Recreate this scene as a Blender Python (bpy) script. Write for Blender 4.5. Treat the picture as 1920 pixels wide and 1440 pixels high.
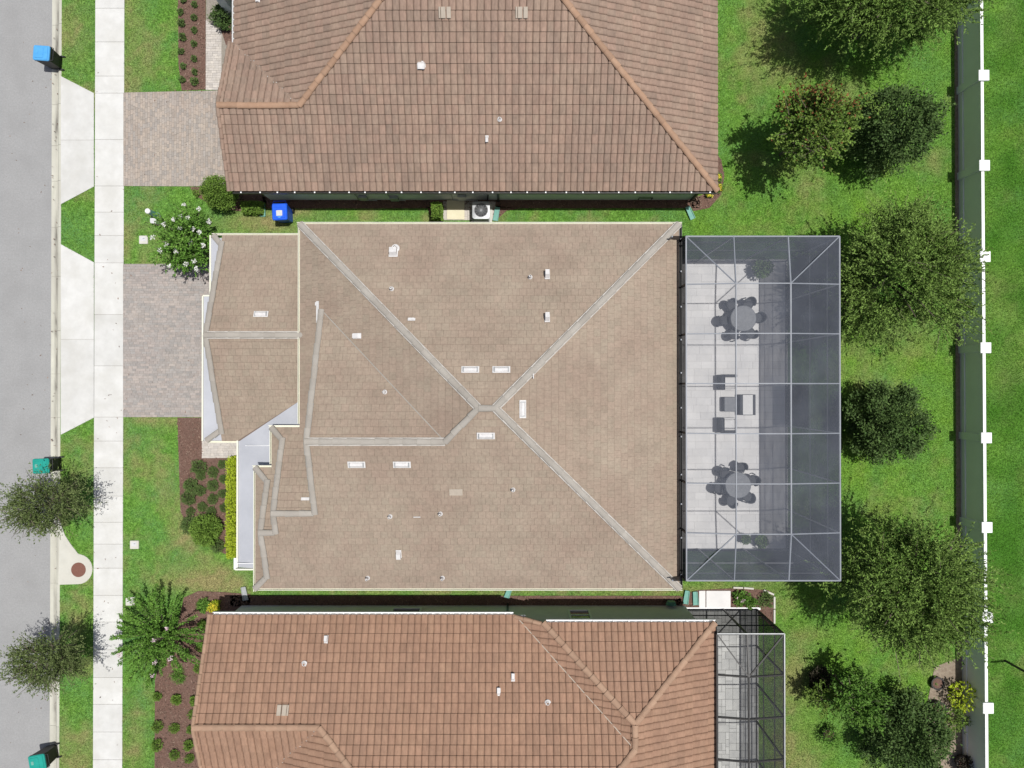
import bpy, math, random
import numpy as np
from mathutils import Vector, Matrix

for _o in list(bpy.data.objects):
    bpy.data.objects.remove(_o, do_unlink=True)
scene = bpy.context.scene
COL = scene.collection
rad = math.radians
random.seed(7)
rng = np.random.default_rng(7)

# ------------------------------------------------------------------ camera, sky, sun, exposure
CAM_H = 29.5            # metres above the lawn
F_PX = CAM_H / 0.022    # focal length in photograph pixels (1920 wide)
TILT = rad(0.3)
cam_data = bpy.data.cameras.new('drone_camera')
cam_data.sensor_width = 36.0
cam_data.lens = 36.0 * F_PX / 1920.0
cam_data.clip_start = 0.1
cam_data.clip_end = 2000.0
camera = bpy.data.objects.new('drone_camera', cam_data)
camera.location = (0, 0, CAM_H)
camera.rotation_euler = (TILT, 0, 0)
COL.objects.link(camera)
scene.camera = camera

SUN_ELEV = 77.5
world = bpy.data.worlds.new('World')
scene.world = world
world.use_nodes = True
_nt = world.node_tree
for _n in list(_nt.nodes):
    _nt.nodes.remove(_n)
_out = _nt.nodes.new('ShaderNodeOutputWorld')
_bg = _nt.nodes.new('ShaderNodeBackground')
_sky = _nt.nodes.new('ShaderNodeTexSky')
_sky.sky_type = 'NISHITA'
_sky.sun_disc = False
_sky.sun_elevation = rad(SUN_ELEV)
_sky.sun_rotation = rad(90)
_sky.air_density = 1.0
_sky.dust_density = 3.0
_sky.ozone_density = 1.0
_bg.inputs['Strength'].default_value = 0.07
_nt.links.new(_sky.outputs[0], _bg.inputs[0])
_nt.links.new(_bg.outputs[0], _out.inputs[0])

sun_data = bpy.data.lights.new('sun', 'SUN')
sun_data.energy = 4.3
sun_data.angle = rad(0.53)
sun_data.color = (1.0, 0.982, 0.955)
sun = bpy.data.objects.new('sun', sun_data)
sun.rotation_euler = (rad(-1.0), rad(90 - SUN_ELEV), 0)
sun.location = (10, 0, 60)
COL.objects.link(sun)

scene.view_settings.view_transform = 'Standard'
scene.view_settings.look = 'None'
scene.view_settings.exposure = 0.04
scene.view_settings.gamma = 1.0
scene.view_settings.use_curve_mapping = False
scene.render.engine = 'CYCLES'
scene.cycles.max_bounces = 8
scene.cycles.transparent_max_bounces = 16
scene.cycles.diffuse_bounces = 3

# ------------------------------------------------------------------ measuring helpers
_ct, _st = math.cos(TILT), math.sin(TILT)
def ray(px, py):
    x, y, z = (px - 960) / F_PX, (720 - py) / F_PX, -1.0
    return Vector((x, y * _ct - z * _st, y * _st + z * _ct))
def P(px, py, h=0.0):
    """point at height h that the photograph shows at pixel (px, py)"""
    d = ray(px, py)
    t = (h - CAM_H) / d.z
    return Vector((d.x * t, d.y * t, h))
def P2(px, py, h=0.0):
    p = P(px, py, h)
    return (p.x, p.y)

# ------------------------------------------------------------------ materials
def _node(nt, kind, **kw):
    n = nt.nodes.new(kind)
    for k, v in kw.items():
        setattr(n, k, v)
    return n
def c4(c):
    return (c[0], c[1], c[2], 1.0)
def mat(name, c1, c2=None, scale=2.0, detail=6.0, contrast=(0.35, 0.65), c3=None, scale3=0.4, amt3=0.5,
        tint=None, tint_amt=0.15, alt=None, alt_amt=0.5, stretch=(1, 1, 1), rough=0.8, spec=0.3,
        bump=0.0, bump_scale=60.0, translucent=0.0, metallic=0.0, attr2=None, col2=None, attr3=None, col3=None, attr4=None, col4=None,
        fine=0.0, fine_scale=40.0):
    m = bpy.data.materials.new(name)
    m.use_nodes = True
    nt = m.node_tree
    b = nt.nodes['Principled BSDF']
    b.inputs['Roughness'].default_value = rough
    b.inputs['Specular IOR Level'].default_value = spec
    b.inputs['Metallic'].default_value = metallic
    geo = _node(nt, 'ShaderNodeNewGeometry')
    mp = _node(nt, 'ShaderNodeMapping')
    mp.inputs['Scale'].default_value = stretch
    nt.links.new(geo.outputs['Position'], mp.inputs['Vector'])
    pos = mp.outputs[0]
    def noise(sc, de=6.0):
        n = _node(nt, 'ShaderNodeTexNoise')
        n.inputs['Scale'].default_value = sc
        n.inputs['Detail'].default_value = de
        n.inputs['Roughness'].default_value = 0.62
        nt.links.new(pos, n.inputs['Vector'])
        return n.outputs['Fac']
    def remap(s, lo, hi, to0=0.0, to1=1.0):
        r = _node(nt, 'ShaderNodeMapRange')
        r.inputs['From Min'].default_value = lo
        r.inputs['From Max'].default_value = hi
        r.inputs['To Min'].default_value = to0
        r.inputs['To Max'].default_value = to1
        nt.links.new(s, r.inputs['Value'])
        return r.outputs[0]
    def mix(fac, a, bcol, mode='MIX'):
        x = _node(nt, 'ShaderNodeMix', data_type='RGBA', blend_type=mode)
        if isinstance(fac, float):
            x.inputs['Factor'].default_value = fac
        else:
            nt.links.new(fac, x.inputs['Factor'])
        for i, v in (('A', a), ('B', bcol)):
            s = [q for q in x.inputs if q.name == i and q.type == 'RGBA'][0]
            if isinstance(v, tuple):
                s.default_value = c4(v)
            else:
                nt.links.new(v, s)
        return [q for q in x.outputs if q.type == 'RGBA'][0]
    col = tuple(c1)
    if c2 is not None:
        col = mix(remap(noise(scale, detail), *contrast), tuple(c1), tuple(c2))
    if c3 is not None:
        col = mix(remap(noise(scale3, 4.0), 0.42, 0.66, 0.0, amt3), col, tuple(c3))
    if attr2:
        a2 = _node(nt, 'ShaderNodeAttribute', attribute_name=attr2)
        col = mix(a2.outputs['Fac'], col, tuple(col2))
    if attr3:
        a3 = _node(nt, 'ShaderNodeAttribute', attribute_name=attr3)
        col = mix(a3.outputs['Fac'], col, tuple(col3))
    if attr4:
        a4 = _node(nt, 'ShaderNodeAttribute', attribute_name=attr4)
        col = mix(a4.outputs['Fac'], col, tuple(col4))
    if tint:
        if tint == 'attr':
            t = _node(nt, 'ShaderNodeAttribute', attribute_name='tint').outputs['Fac']
        else:
            t = _node(nt, 'ShaderNodeObjectInfo').outputs['Random']
        if alt is not None:
            col = mix(remap(t, 0.0, 1.0, 0.0, alt_amt), col, tuple(alt))
        # second, unrelated random number from the same value
        w = _node(nt, 'ShaderNodeTexWhiteNoise', noise_dimensions='1D')
        nt.links.new(t, w.inputs['W'])
        v = remap(w.outputs['Value'], 0, 1, 1 - tint_amt, 1 + tint_amt)
        comb = _node(nt, 'ShaderNodeCombineColor')
        for i in range(3):
            nt.links.new(v, comb.inputs[i])
        col = mix(1.0, col, comb.outputs[0], 'MULTIPLY')
    if fine:
        v = remap(noise(fine_scale, 2.0), 0.3, 0.7, 1 - fine, 1 + fine)
        comb = _node(nt, 'ShaderNodeCombineColor')
        for i in range(3):
            nt.links.new(v, comb.inputs[i])
        col = mix(1.0, col, comb.outputs[0], 'MULTIPLY')
    if isinstance(col, tuple):
        b.inputs['Base Color'].default_value = c4(col)
    else:
        nt.links.new(col, b.inputs['Base Color'])
    if bump:
        bn = _node(nt, 'ShaderNodeBump')
        bn.inputs['Strength'].default_value = bump
        bn.inputs['Distance'].default_value = 0.02
        nt.links.new(noise(bump_scale, 4.0), bn.inputs['Height'])
        nt.links.new(bn.outputs[0], b.inputs['Normal'])
    if translucent:
        o = nt.nodes['Material Output']
        tr = _node(nt, 'ShaderNodeBsdfTranslucent')
        if isinstance(col, tuple):
            tr.inputs[0].default_value = c4(col)
        else:
            nt.links.new(col, tr.inputs[0])
        ms = _node(nt, 'ShaderNodeMixShader')
        ms.inputs[0].default_value = translucent
        nt.links.new(b.outputs[0], ms.inputs[1])
        nt.links.new(tr.outputs[0], ms.inputs[2])
        nt.links.new(ms.outputs[0], o.inputs['Surface'])
    return m

def screen_mat(name, col, opacity):
    """woven insect mesh: part of the light passes straight through the holes"""
    m = bpy.data.materials.new(name)
    m.use_nodes = True
    nt = m.node_tree
    b = nt.nodes['Principled BSDF']
    b.inputs['Base Color'].default_value = c4(col)
    b.inputs['Roughness'].default_value = 1.0
    b.inputs['Specular IOR Level'].default_value = 0.0
    geo = _node(nt, 'ShaderNodeNewGeometry')
    n = _node(nt, 'ShaderNodeTexNoise')
    n.inputs['Scale'].default_value = 1.3
    nt.links.new(geo.outputs['Position'], n.inputs['Vector'])
    r = _node(nt, 'ShaderNodeMapRange')
    r.inputs['From Min'].default_value = 0.3
    r.inputs['From Max'].default_value = 0.7
    r.inputs['To Min'].default_value = opacity - 0.04
    r.inputs['To Max'].default_value = opacity + 0.04
    nt.links.new(n.outputs['Fac'], r.inputs['Value'])
    t = _node(nt, 'ShaderNodeBsdfTransparent')
    ms = _node(nt, 'ShaderNodeMixShader')
    nt.links.new(r.outputs[0], ms.inputs[0])
    nt.links.new(t.outputs[0], ms.inputs[1])
    nt.links.new(b.outputs[0], ms.inputs[2])
    nt.links.new(ms.outputs[0], nt.nodes['Material Output'].inputs['Surface'])
    return m

# ------------------------------------------------------------------ mesh helpers
class MB:
    def __init__(self):
        self.v, self.f, self.t = [], [], []
    def add(self, verts, faces, tint=0.5):
        b = len(self.v)
        self.v.extend([tuple(p) for p in verts])
        for f in faces:
            self.f.append([i + b for i in f])
            self.t.append(tint)
        return self
    def poly(self, pts, tint=0.5):
        return self.add(pts, [list(range(len(pts)))], tint)
    def hexa(self, p, tint=0.5):
        """8 points: bottom ring 0-3 counter-clockwise, top ring 4-7"""
        return self.add(p, [[3, 2, 1, 0], [4, 5, 6, 7], [0, 1, 5, 4], [1, 2, 6, 5], [2, 3, 7, 6], [3, 0, 4, 7]], tint)
    def box(self, c, s, rz=0.0, tint=0.5, taper=1.0):
        cx, cy, cz = c
        hx, hy, hz = s[0] / 2, s[1] / 2, s[2] / 2
        ca, sa = math.cos(rz), math.sin(rz)
        pts = []
        for z, k in ((-hz, taper), (hz, 1.0)):
            for x, y in ((-hx, -hy), (hx, -hy), (hx, hy), (-hx, hy)):
                x2, y2 = x * k, y * k
                pts.append((cx + x2 * ca - y2 * sa, cy + x2 * sa + y2 * ca, cz + z))
        return self.hexa(pts, tint)
    def rbox(self, c, s, r=0.05, rz=0.0, tint=0.5, seg=4, bevel=0.0):
        """box with rounded vertical corners and an optional bevel round its top"""
        cx, cy, cz = c
        hx, hy, hz = s[0] / 2, s[1] / 2, s[2] / 2
        ca, sa = math.cos(rz), math.sin(rz)
        def ring(inset, z):
            out = []
            rr = max(r - inset, 0.002)
            for qx, qy, a0 in ((1, -1, -90), (1, 1, 0), (-1, 1, 90), (-1, -1, 180)):
                for i in range(seg + 1):
                    a = rad(a0 + 90.0 * i / seg)
                    x = qx * (hx - inset - rr) + rr * math.cos(a)
                    y = qy * (hy - inset - rr) + rr * math.sin(a)
                    out.append((cx + x * ca - y * sa, cy + x * sa + y * ca, cz + z))
            return out
        rings = [ring(0, -hz), ring(0, hz - bevel)]
        if bevel:
            rings.append(ring(bevel, hz))
        n = len(rings[0])
        v = [p for q in rings for p in q]
        f = []
        for k in range(len(rings) - 1):
            for i in range(n):
                j = (i + 1) % n
                f.append([k * n + i, k * n + j, (k + 1) * n + j, (k + 1) * n + i])
        f.append(list(range(n - 1, -1, -1)))
        f.append([(len(rings) - 1) * n + i for i in range(n)])
        return self.add(v, f, tint)
    def beam(self, p0, p1, w, h, tint=0.5, up=Vector((0, 0, 1))):
        p0, p1 = Vector(p0), Vector(p1)
        d = (p1 - p0).normalized()
        if abs(d.dot(up)) > 0.99:
            up = Vector((0, 1, 0))
        s = d.cross(up).normalized()
        u = s.cross(d).normalized()
        pts = []
        for q in (p0, p1):
            pts += [q - s * w / 2 - u * h / 2, q + s * w / 2 - u * h / 2, q + s * w / 2 + u * h / 2, q - s * w / 2 + u * h / 2]
        return self.add(pts, [[0, 1, 2, 3], [7, 6, 5, 4], [4, 5, 1, 0], [5, 6, 2, 1], [6, 7, 3, 2], [7, 4, 0, 3]], tint)
    def tube(self, pts, radii, seg=8, tint=0.5):
        pts = [Vector(p) for p in pts]
        if not isinstance(radii, (list, tuple)):
            radii = [radii] * len(pts)
        b = []
        ref = Vector((0.31, 0.87, 0.39)).normalized()
        for i, p in enumerate(pts):
            d = (pts[min(i + 1, len(pts) - 1)] - pts[max(i - 1, 0)]).normalized()
            s = d.cross(ref).normalized()
            u = s.cross(d)
            for k in range(seg):
                a = 2 * math.pi * k / seg
                b.append(p + (s * math.cos(a) + u * math.sin(a)) * radii[i])
        f = []
        for i in range(len(pts) - 1):
            for k in range(seg):
                j = (k + 1) % seg
                f.append([i * seg + k, i * seg + j, (i + 1) * seg + j, (i + 1) * seg + k])
        f.append(list(range(seg - 1, -1, -1)))
        f.append([(len(pts) - 1) * seg + k for k in range(seg)])
        return self.add(b, f, tint)
    def lathe(self, c, prof, seg=20, tint=0.5):
        c = Vector(c)
        v = []
        for r, z in prof:
            for k in range(seg):
                a = 2 * math.pi * k / seg
                v.append(c + Vector((r * math.cos(a), r * math.sin(a), z)))
        f = []
        for i in range(len(prof) - 1):
            for k in range(seg):
                j = (k + 1) % seg
                f.append([i * seg + k, i * seg + j, (i + 1) * seg + j, (i + 1) * seg + k])
        f.append(list(range(seg - 1, -1, -1)))
        f.append([(len(prof) - 1) * seg + k for k in range(seg)])
        return self.add(v, f, tint)
    def prism(self, pts2, z0, z1, tint=0.5):
        """vertical prism over a 2-D outline"""
        a = sum(pts2[i][0] * pts2[(i + 1) % len(pts2)][1] - pts2[(i + 1) % len(pts2)][0] * pts2[i][1] for i in range(len(pts2)))
        if a < 0:
            pts2 = pts2[::-1]
        n = len(pts2)
        v = [(x, y, z0) for x, y in pts2] + [(x, y, z1) for x, y in pts2]
        f = [list(range(n - 1, -1, -1)), list(range(n, 2 * n))]
        for i in range(n):
            j = (i + 1) % n
            f.append([i, j, n + j, n + i])
        return self.add(v, f, tint)
    def mesh(self, name, material, smooth=False):
        me = bpy.data.meshes.new(name)
        me.from_pydata(self.v, [], self.f)
        if material is not None:
            for mm in (material if isinstance(material, list) else [material]):
                me.materials.append(mm)
        at = me.attributes.new('tint', 'FLOAT', 'FACE')
        at.data.foreach_set('value', self.t)
        if smooth:
            me.polygons.foreach_set('use_smooth', [True] * len(me.polygons))
        me.update()
        return me
    def build(self, name, material, parent=None, smooth=False):
        return link(name, self.mesh(name, material, smooth), parent)

def link(name, data, parent=None):
    o = bpy.data.objects.new(name, data)
    COL.objects.link(o)
    if parent is not None:
        o.parent = parent
    return o
def tag(o, label=None, cat=None, group=None, kind=None):
    if label: o['label'] = label
    if cat: o['category'] = cat
    if group: o['group'] = group
    if kind: o['kind'] = kind
    return o
def thing(name, label, cat, group=None, loc=(0, 0, 0), rz=0.0):
    o = link(name, None)
    o.location = loc
    o.rotation_euler = (0, 0, rz)
    return tag(o, label, cat, group)
def children(o):
    return [c for c in bpy.data.objects if c.parent is o]
def copy_tree(o, parent=None):
    c = o.copy()
    COL.objects.link(c)
    c.parent = parent
    for ch in children(o):
        copy_tree(ch, c)
    return c
def np_mesh(name, V, nper, material, attrs):
    """V: (n, nper, 3) separate faces"""
    n = V.shape[0]
    me = bpy.data.meshes.new(name)
    me.vertices.add(n * nper)
    me.vertices.foreach_set('co', V.reshape(-1).astype(np.float32))
    me.loops.add(n * nper)
    me.loops.foreach_set('vertex_index', np.arange(n * nper, dtype=np.int32))
    me.polygons.add(n)
    me.polygons.foreach_set('loop_start', np.arange(0, n * nper, nper, dtype=np.int32))
    me.polygons.foreach_set('loop_total', np.full(n, nper, dtype=np.int32))
    if material is not None:
        me.materials.append(material)
    for k, a in attrs.items():
        at = me.attributes.new(k, 'FLOAT', 'FACE')
        at.data.foreach_set('value', np.asarray(a, dtype=np.float32))
    me.update(calc_edges=True)
    return me
def in_poly(x, y, poly):
    r = np.zeros(x.shape, bool)
    n = len(poly)
    for i in range(n):
        x0, y0 = poly[i]
        x1, y1 = poly[(i + 1) % n]
        if y0 == y1:
            continue
        c = ((y0 > y) != (y1 > y)) & (x < (x1 - x0) * (y - y0) / (y1 - y0) + x0)
        r ^= c
    return r
_perm = rng.random((64, 64))
def vnoise(x, y, s):
    """smooth value noise, numpy arrays in, 0..1 out"""
    u, v = np.asarray(x) / s + 100.0, np.asarray(y) / s + 100.0
    i, j = np.floor(u).astype(int), np.floor(v).astype(int)
    a, b = u - i, v - j
    a, b = a * a * (3 - 2 * a), b * b * (3 - 2 * b)
    g = lambda p, q: _perm[p % 64, q % 64]
    return (g(i, j) * (1 - a) + g(i + 1, j) * a) * (1 - b) + (g(i, j + 1) * (1 - a) + g(i + 1, j + 1) * a) * b
EXCLUDE = []        # outlines without grass

# ------------------------------------------------------------------ material palette
M = {}
M['asphalt'] = mat('asphalt', (.25, .249, .245), (.32, .318, .312), 14, 8, (.25, .75), c3=(.225, .223, .218), scale3=.8, amt3=.4, rough=.9, bump=.35, bump_scale=70, fine=.10, fine_scale=90)
M['concrete'] = mat('concrete', (.46, .45, .395), (.53, .52, .46), 2.4, 8, c3=(.40, .38, .32), scale3=.6, amt3=.42, tint='attr', tint_amt=.035, rough=.85, bump=.12, bump_scale=120, fine=.02, fine_scale=55)
M['concrete_o'] = mat('concrete_slab', (.515, .51, .485), (.585, .58, .555), 1.9, 9, c3=(.45, .44, .40), scale3=.8, amt3=.5, tint='obj', tint_amt=.045, rough=.85, bump=.12, bump_scale=120, fine=.02, fine_scale=55)
M['curb'] = mat('curb_concrete', (.47, .46, .385), (.55, .54, .46), 2.2, 8, c3=(.38, .36, .31), scale3=1.1, amt3=.55, stretch=(3, .5, 1), attr2='stain', col2=(.11, .10, .085), tint='obj', tint_amt=.06, rough=.9, bump=.2, bump_scale=80, fine=.05, fine_scale=60)
M['stain'] = mat('gutter_grime', (.16, .15, .13), (.42, .40, .35), 1.5, 8, stretch=(2, .35, 1), rough=.9)
M['joint'] = mat('joint_sand', (.20, .18, .15), (.29, .26, .22), 20, rough=1.0)
M['mulch'] = mat('mulch', (.085, .046, .034), (.19, .115, .088), 26, 8, (.3, .7), c3=(.16, .10, .08), scale3=.8, rough=1.0, bump=.9, bump_scale=55, fine=.25, fine_scale=70)
M['mulch_chip'] = mat('mulch_chip', (.13, .075, .055), None, tint='attr', tint_amt=.45, alt=(.34, .27, .21), alt_amt=.35, rough=1.0)
M['soil'] = mat('bare_soil', (.20, .155, .115), (.30, .25, .19), 9, 8, c3=(.14, .105, .08), rough=1.0, bump=.5, bump_scale=60)
M['lawn'] = mat('lawn_soil', (.058, .140, .014), (.155, .310, .052), 5.5, 10, (.36, .64), c3=(.078, .195, .058), scale3=.55, amt3=.75,
                attr2='dry', col2=(.245, .22, .095), attr3='lime', col3=(.15, .27, .03), attr4='deep', col4=(.038, .125, .008), rough=1.0, bump=.6, bump_scale=45, fine=.38, fine_scale=17)
M['grass'] = mat('grass_blade', (.080, .215, .020), (.190, .375, .066), 4.0, 9, (.36, .64), attr2='dry', col2=(.30, .27, .12), attr3='lime', col3=(.17, .34, .025), attr4='deep', col4=(.06, .19, .012),
                 tint='attr', tint_amt=.5, rough=.7, spec=.2, translucent=.25)
M['ground'] = mat('far_ground', (.06, .12, .028), (.10, .17, .045), .8, 8, rough=1.0)
def paver_mat(name, a, b, c):
    return mat(name, a, b, .45, 4, (.35, .65), tint='attr', tint_amt=.10, alt=c, alt_amt=.75, rough=.9, bump=.15, bump_scale=90, fine=.10, fine_scale=14)
M['paver_a'] = paver_mat('paver_buff', (.335, .275, .23), (.37, .315, .26), (.275, .255, .235))
M['paver_b'] = paver_mat('paver_pinkish', (.325, .28, .255), (.345, .302, .268), (.265, .255, .243))
M['paver_c'] = paver_mat('paver_cream', (.50, .455, .40), (.46, .42, .37), (.42, .39, .36))
M['deck_w'] = mat('deck_paver', (.58, .57, .56), (.66, .645, .63), 1.2, 5, tint='attr', tint_amt=.05, alt=(.56, .545, .53), alt_amt=.4, rough=.85, fine=.03)
M['deck_g'] = mat('deck_slab_grey', (.40, .40, .385), (.47, .47, .445), 3, 5, tint='obj', tint_amt=.14, rough=.85, fine=.04)
TILE_B = dict(scale=1.1, detail=9, contrast=(.3, .7), c3=(.222, .16, .122), scale3=.45, amt3=.6, alt=(.304, .224, .174), alt_amt=.45, tint_amt=.03, rough=.85, bump=.2, bump_scale=60, fine=.10, fine_scale=11)
M['tile_b'] = mat('flat_tile_tan', (.248, .202, .153), (.318, .260, .198), tint='attr', **TILE_B)
M['tile_bo'] = mat('flat_tile_tan_single', (.248, .202, .153), (.318, .260, .198), tint='obj', **TILE_B)
TILE_A = dict(scale=2.2, detail=8, contrast=(.3, .7), c3=(.165, .122, .098), scale3=.8, amt3=.5, stretch=(1.6, .55, .6), alt=(.285, .185, .14), alt_amt=.55, tint_amt=.07, rough=.85, bump=.2, bump_scale=60, fine=.13, fine_scale=9)
M['tile_a'] = mat('roll_tile_brown', (.232, .166, .124), (.295, .216, .163), tint='attr', **TILE_A)
M['tile_ao'] = mat('roll_tile_brown_single', (.232, .166, .124), (.295, .216, .163), tint='obj', **TILE_A)
TILE_C = dict(scale=2.0, detail=8, contrast=(.3, .7), c3=(.205, .125, .088), scale3=.8, amt3=.45, stretch=(1.6, .55, .6), alt=(.30, .178, .12), alt_amt=.6, tint_amt=.07, rough=.85, bump=.2, bump_scale=60, fine=.11, fine_scale=9)
M['tile_c'] = mat('roll_tile_red_brown', (.246, .145, .095), (.302, .188, .125), tint='attr', **TILE_C)
M['tile_co'] = mat('roll_tile_red_brown_single', (.246, .145, .095), (.302, .188, .125), tint='obj', **TILE_C)
M['cap_a'] = mat('ridge_cap_orange_brown', (.30, .185, .120), (.345, .222, .148), 3, 6, tint='obj', tint_amt=.10, rough=.85, bump=.2)
M['cap_c'] = mat('ridge_cap_buff', (.30, .19, .128), (.345, .228, .155), 3, 6, tint='obj', tint_amt=.10, rough=.85, bump=.2)
M['cap_b'] = mat('ridge_cap_grey', (.30, .275, .24), (.365, .34, .30), 3, 8, c3=(.255, .225, .19), scale3=1.5, tint='obj', tint_amt=.07, rough=.9, bump=.25)
M['pale_tile'] = mat('pale_tile', (.36, .31, .25), (.40, .345, .28), 5, rough=.85)
M['mortar'] = mat('ridge_mortar', (.38, .355, .325), (.46, .435, .40), 6, 8, rough=.95, bump=.3)
M['deck'] = mat('roof_underlay', (.17, .125, .10), rough=.95)
M['stucco_a'] = mat('stucco_grey_green', (.72, .71, .72), (.77, .76, .77), 3, 6, rough=.95, bump=.2, bump_scale=90)
M['stucco_b'] = mat('stucco_cream', (.60, .58, .50), (.66, .64, .56), 3, 6, rough=.95, bump=.2, bump_scale=90)
M['fence_grey'] = mat('fence_pale', (.84, .80, .82), (.87, .83, .85), 2, 6, c3=(.80, .76, .78), scale3=.8, amt3=.4, rough=.85)
M['stucco_c'] = mat('stucco_grey', (.70, .67, .68), (.75, .72, .73), 3, 6, rough=.95, bump=.2, bump_scale=90)
M['cream'] = mat('gutter_cream', (.66, .65, .52), (.72, .71, .59), 2, rough=.5)
M['white'] = mat('white_paint', (.76, .76, .75), (.80, .80, .79), 3, rough=.5)
M['vent'] = mat('vent_white', (.54, .525, .51), (.62, .605, .59), 8, rough=.55)
M['membrane'] = mat('white_membrane', (.385, .395, .425), (.425, .435, .465), 1.3, 8, c3=(.34, .35, .375), scale3=.7, amt3=.4, rough=.6)
M['bronze'] = mat('bronze_metal', (.018, .017, .016), (.03, .028, .026), 6, rough=.45)
M['white_al'] = mat('white_aluminium', (.155, .17, .195), (.19, .205, .23), 2, rough=.45)
M['glass'] = mat('window_glass', (.02, .025, .03), rough=.05, spec=.6)
M['screen_roof'] = screen_mat('roof_mesh', (.19, .208, .25), .26)
M['screen_roof_c'] = screen_mat('roof_mesh_dark', (.10, .105, .115), .16)
M['screen_wall'] = screen_mat('wall_mesh', (.040, .044, .056), .89)
M['screen_wall_d'] = screen_mat('wall_mesh_denser', (.028, .028, .030), .92)
M['screen_wall_c'] = screen_mat('wall_mesh_dark', (.050, .054, .066), .68)
M['splash'] = mat('splash_green', (.12, .30, .25), (.16, .35, .29), 5, rough=.6)
M['black'] = mat('black_plastic', (.012, .012, .013), (.02, .02, .021), 8, rough=.5)
M['lid_blue'] = mat('lid_light_blue', (.07, .30, .60), (.09, .34, .64), 4, rough=.45)
M['bin_blue'] = mat('bin_blue', (.01, .09, .62), (.015, .11, .68), 4, rough=.4)
M['lid_green'] = mat('lid_teal', (.015, .25, .20), (.02, .30, .24), 4, rough=.4)
M['label'] = mat('paper_label', (.58, .58, .57), (.46, .46, .47), 30, rough=.6)
M['iron'] = mat('manhole_iron', (.15, .065, .045), (.20, .095, .07), 25, rough=.8, bump=.5, bump_scale=40)
M['ac_metal'] = mat('ac_metal', (.33, .34, .34), (.40, .41, .41), 5, rough=.45, metallic=.3)
M['pad'] = mat('cream_pad', (.60, .55, .38), (.66, .61, .44), 3, rough=.85)
M['rail_shade'] = mat('rail_shaded_grey', (.11, .115, .13), (.14, .145, .16), 3, rough=.5)  # white wall rails, with the shade inside the enclosure put into their colour
M['furn'] = mat('dark_wicker', (.030, .031, .034), (.055, .056, .06), 40, rough=.7, bump=.4, bump_scale=90)
M['table_top'] = mat('slate_table', (.10, .105, .115), (.14, .145, .155), 12, rough=.5)
M['cushion'] = mat('pale_cushion', (.60, .59, .575), (.66, .65, .635), 8, rough=.95)
M['bark'] = mat('bark', (.10, .08, .06), (.18, .15, .115), 12, 8, stretch=(1, 1, .25), rough=1.0, bump=.7, bump_scale=30)
M['terracotta'] = mat('dark_pot', (.035, .030, .028), (.055, .048, .045), 10, rough=.7)
M['pot_light'] = mat('stone_pot', (.24, .22, .20), (.30, .28, .255), 10, rough=.8)
def leaf(name, a, b, alt, alt_amt=.6, tint_amt=.35, rough=.5, spec=.35, tr=.28):
    return mat(name, a, b, 1.6, 4, (.35, .65), tint='attr', tint_amt=tint_amt, alt=alt, alt_amt=alt_amt, rough=rough + .15, spec=spec * .45, translucent=tr * .6)
M['leaf_oak'] = leaf('leaf_oak', (.075, .150, .022), (.125, .22, .038), (.23, .31, .085), tint_amt=.5, tr=.18)
M['leaf_street'] = leaf('leaf_street', (.068, .105, .026), (.10, .145, .038), (.22, .255, .11), tint_amt=.5)
M['leaf_holly'] = leaf('leaf_holly', (.034, .072, .018), (.06, .112, .028), (.14, .20, .06), .45, rough=.5, spec=.35, tr=.15)
M['leaf_maple'] = leaf('leaf_maple', (.08, .16, .025), (.12, .21, .035), (.22, .28, .06))
M['leaf_red'] = leaf('leaf_red', (.20, .06, .025), (.26, .10, .045), (.22, .14, .05))
M['leaf_crape'] = leaf('leaf_crape', (.065, .165, .02), (.105, .235, .035), (.20, .34, .065), tint_amt=.45)
M['leaf_lime'] = leaf('leaf_lime', (.36, .44, .03), (.46, .53, .045), (.28, .40, .025), tint_amt=.3, tr=.4)
M['leaf_box'] = leaf('leaf_box', (.08, .16, .025), (.125, .225, .035), (.20, .29, .05))
M['leaf_bed'] = leaf('leaf_bed', (.075, .125, .034), (.10, .165, .045), (.14, .20, .06))
M['leaf_citrus'] = leaf('leaf_citrus', (.05, .13, .02), (.085, .19, .03), (.17, .29, .05))
M['leaf_dark'] = leaf('leaf_purple', (.025, .018, .017), (.04, .03, .025), (.06, .06, .03))
M['petal'] = mat('petal_white', (.72, .72, .66), (.78, .76, .74), 9, tint='attr', tint_amt=.15, rough=.8, translucent=.2)
M['petal_pink'] = mat('petal_pink', (.70, .52, .56), (.76, .62, .65), 9, tint='attr', tint_amt=.15, rough=.8, translucent=.2)
M['petal_yellow'] = mat('petal_yellow', (.66, .56, .03), (.72, .62, .08), 9, tint='attr', tint_amt=.25, rough=.8, translucent=.2)

# ================================================================== THE SETTING
XR, XB = P(91.5, 720).x, P(113.5, 720).x            # road edge, back of kerb
SW0, SW1 = P(177, 720).x, P(231.5, 720).x           # pavement edges
def Yp(py, px=200):
    return P(px, py).y

g = MB().poly([(-300, -300, -.20), (300, -300, -.20), (300, 300, -.20), (-300, 300, -.20)])
tag(g.build('ground', M['ground']), kind='structure')
road = MB().poly([(-27.5, -70, -.14), (XR + .02, -70, -.14), (XR + .02, 70, -.14), (-27.5, 70, -.14)])
tag(road.build('road', M['asphalt']), kind='structure')

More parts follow.
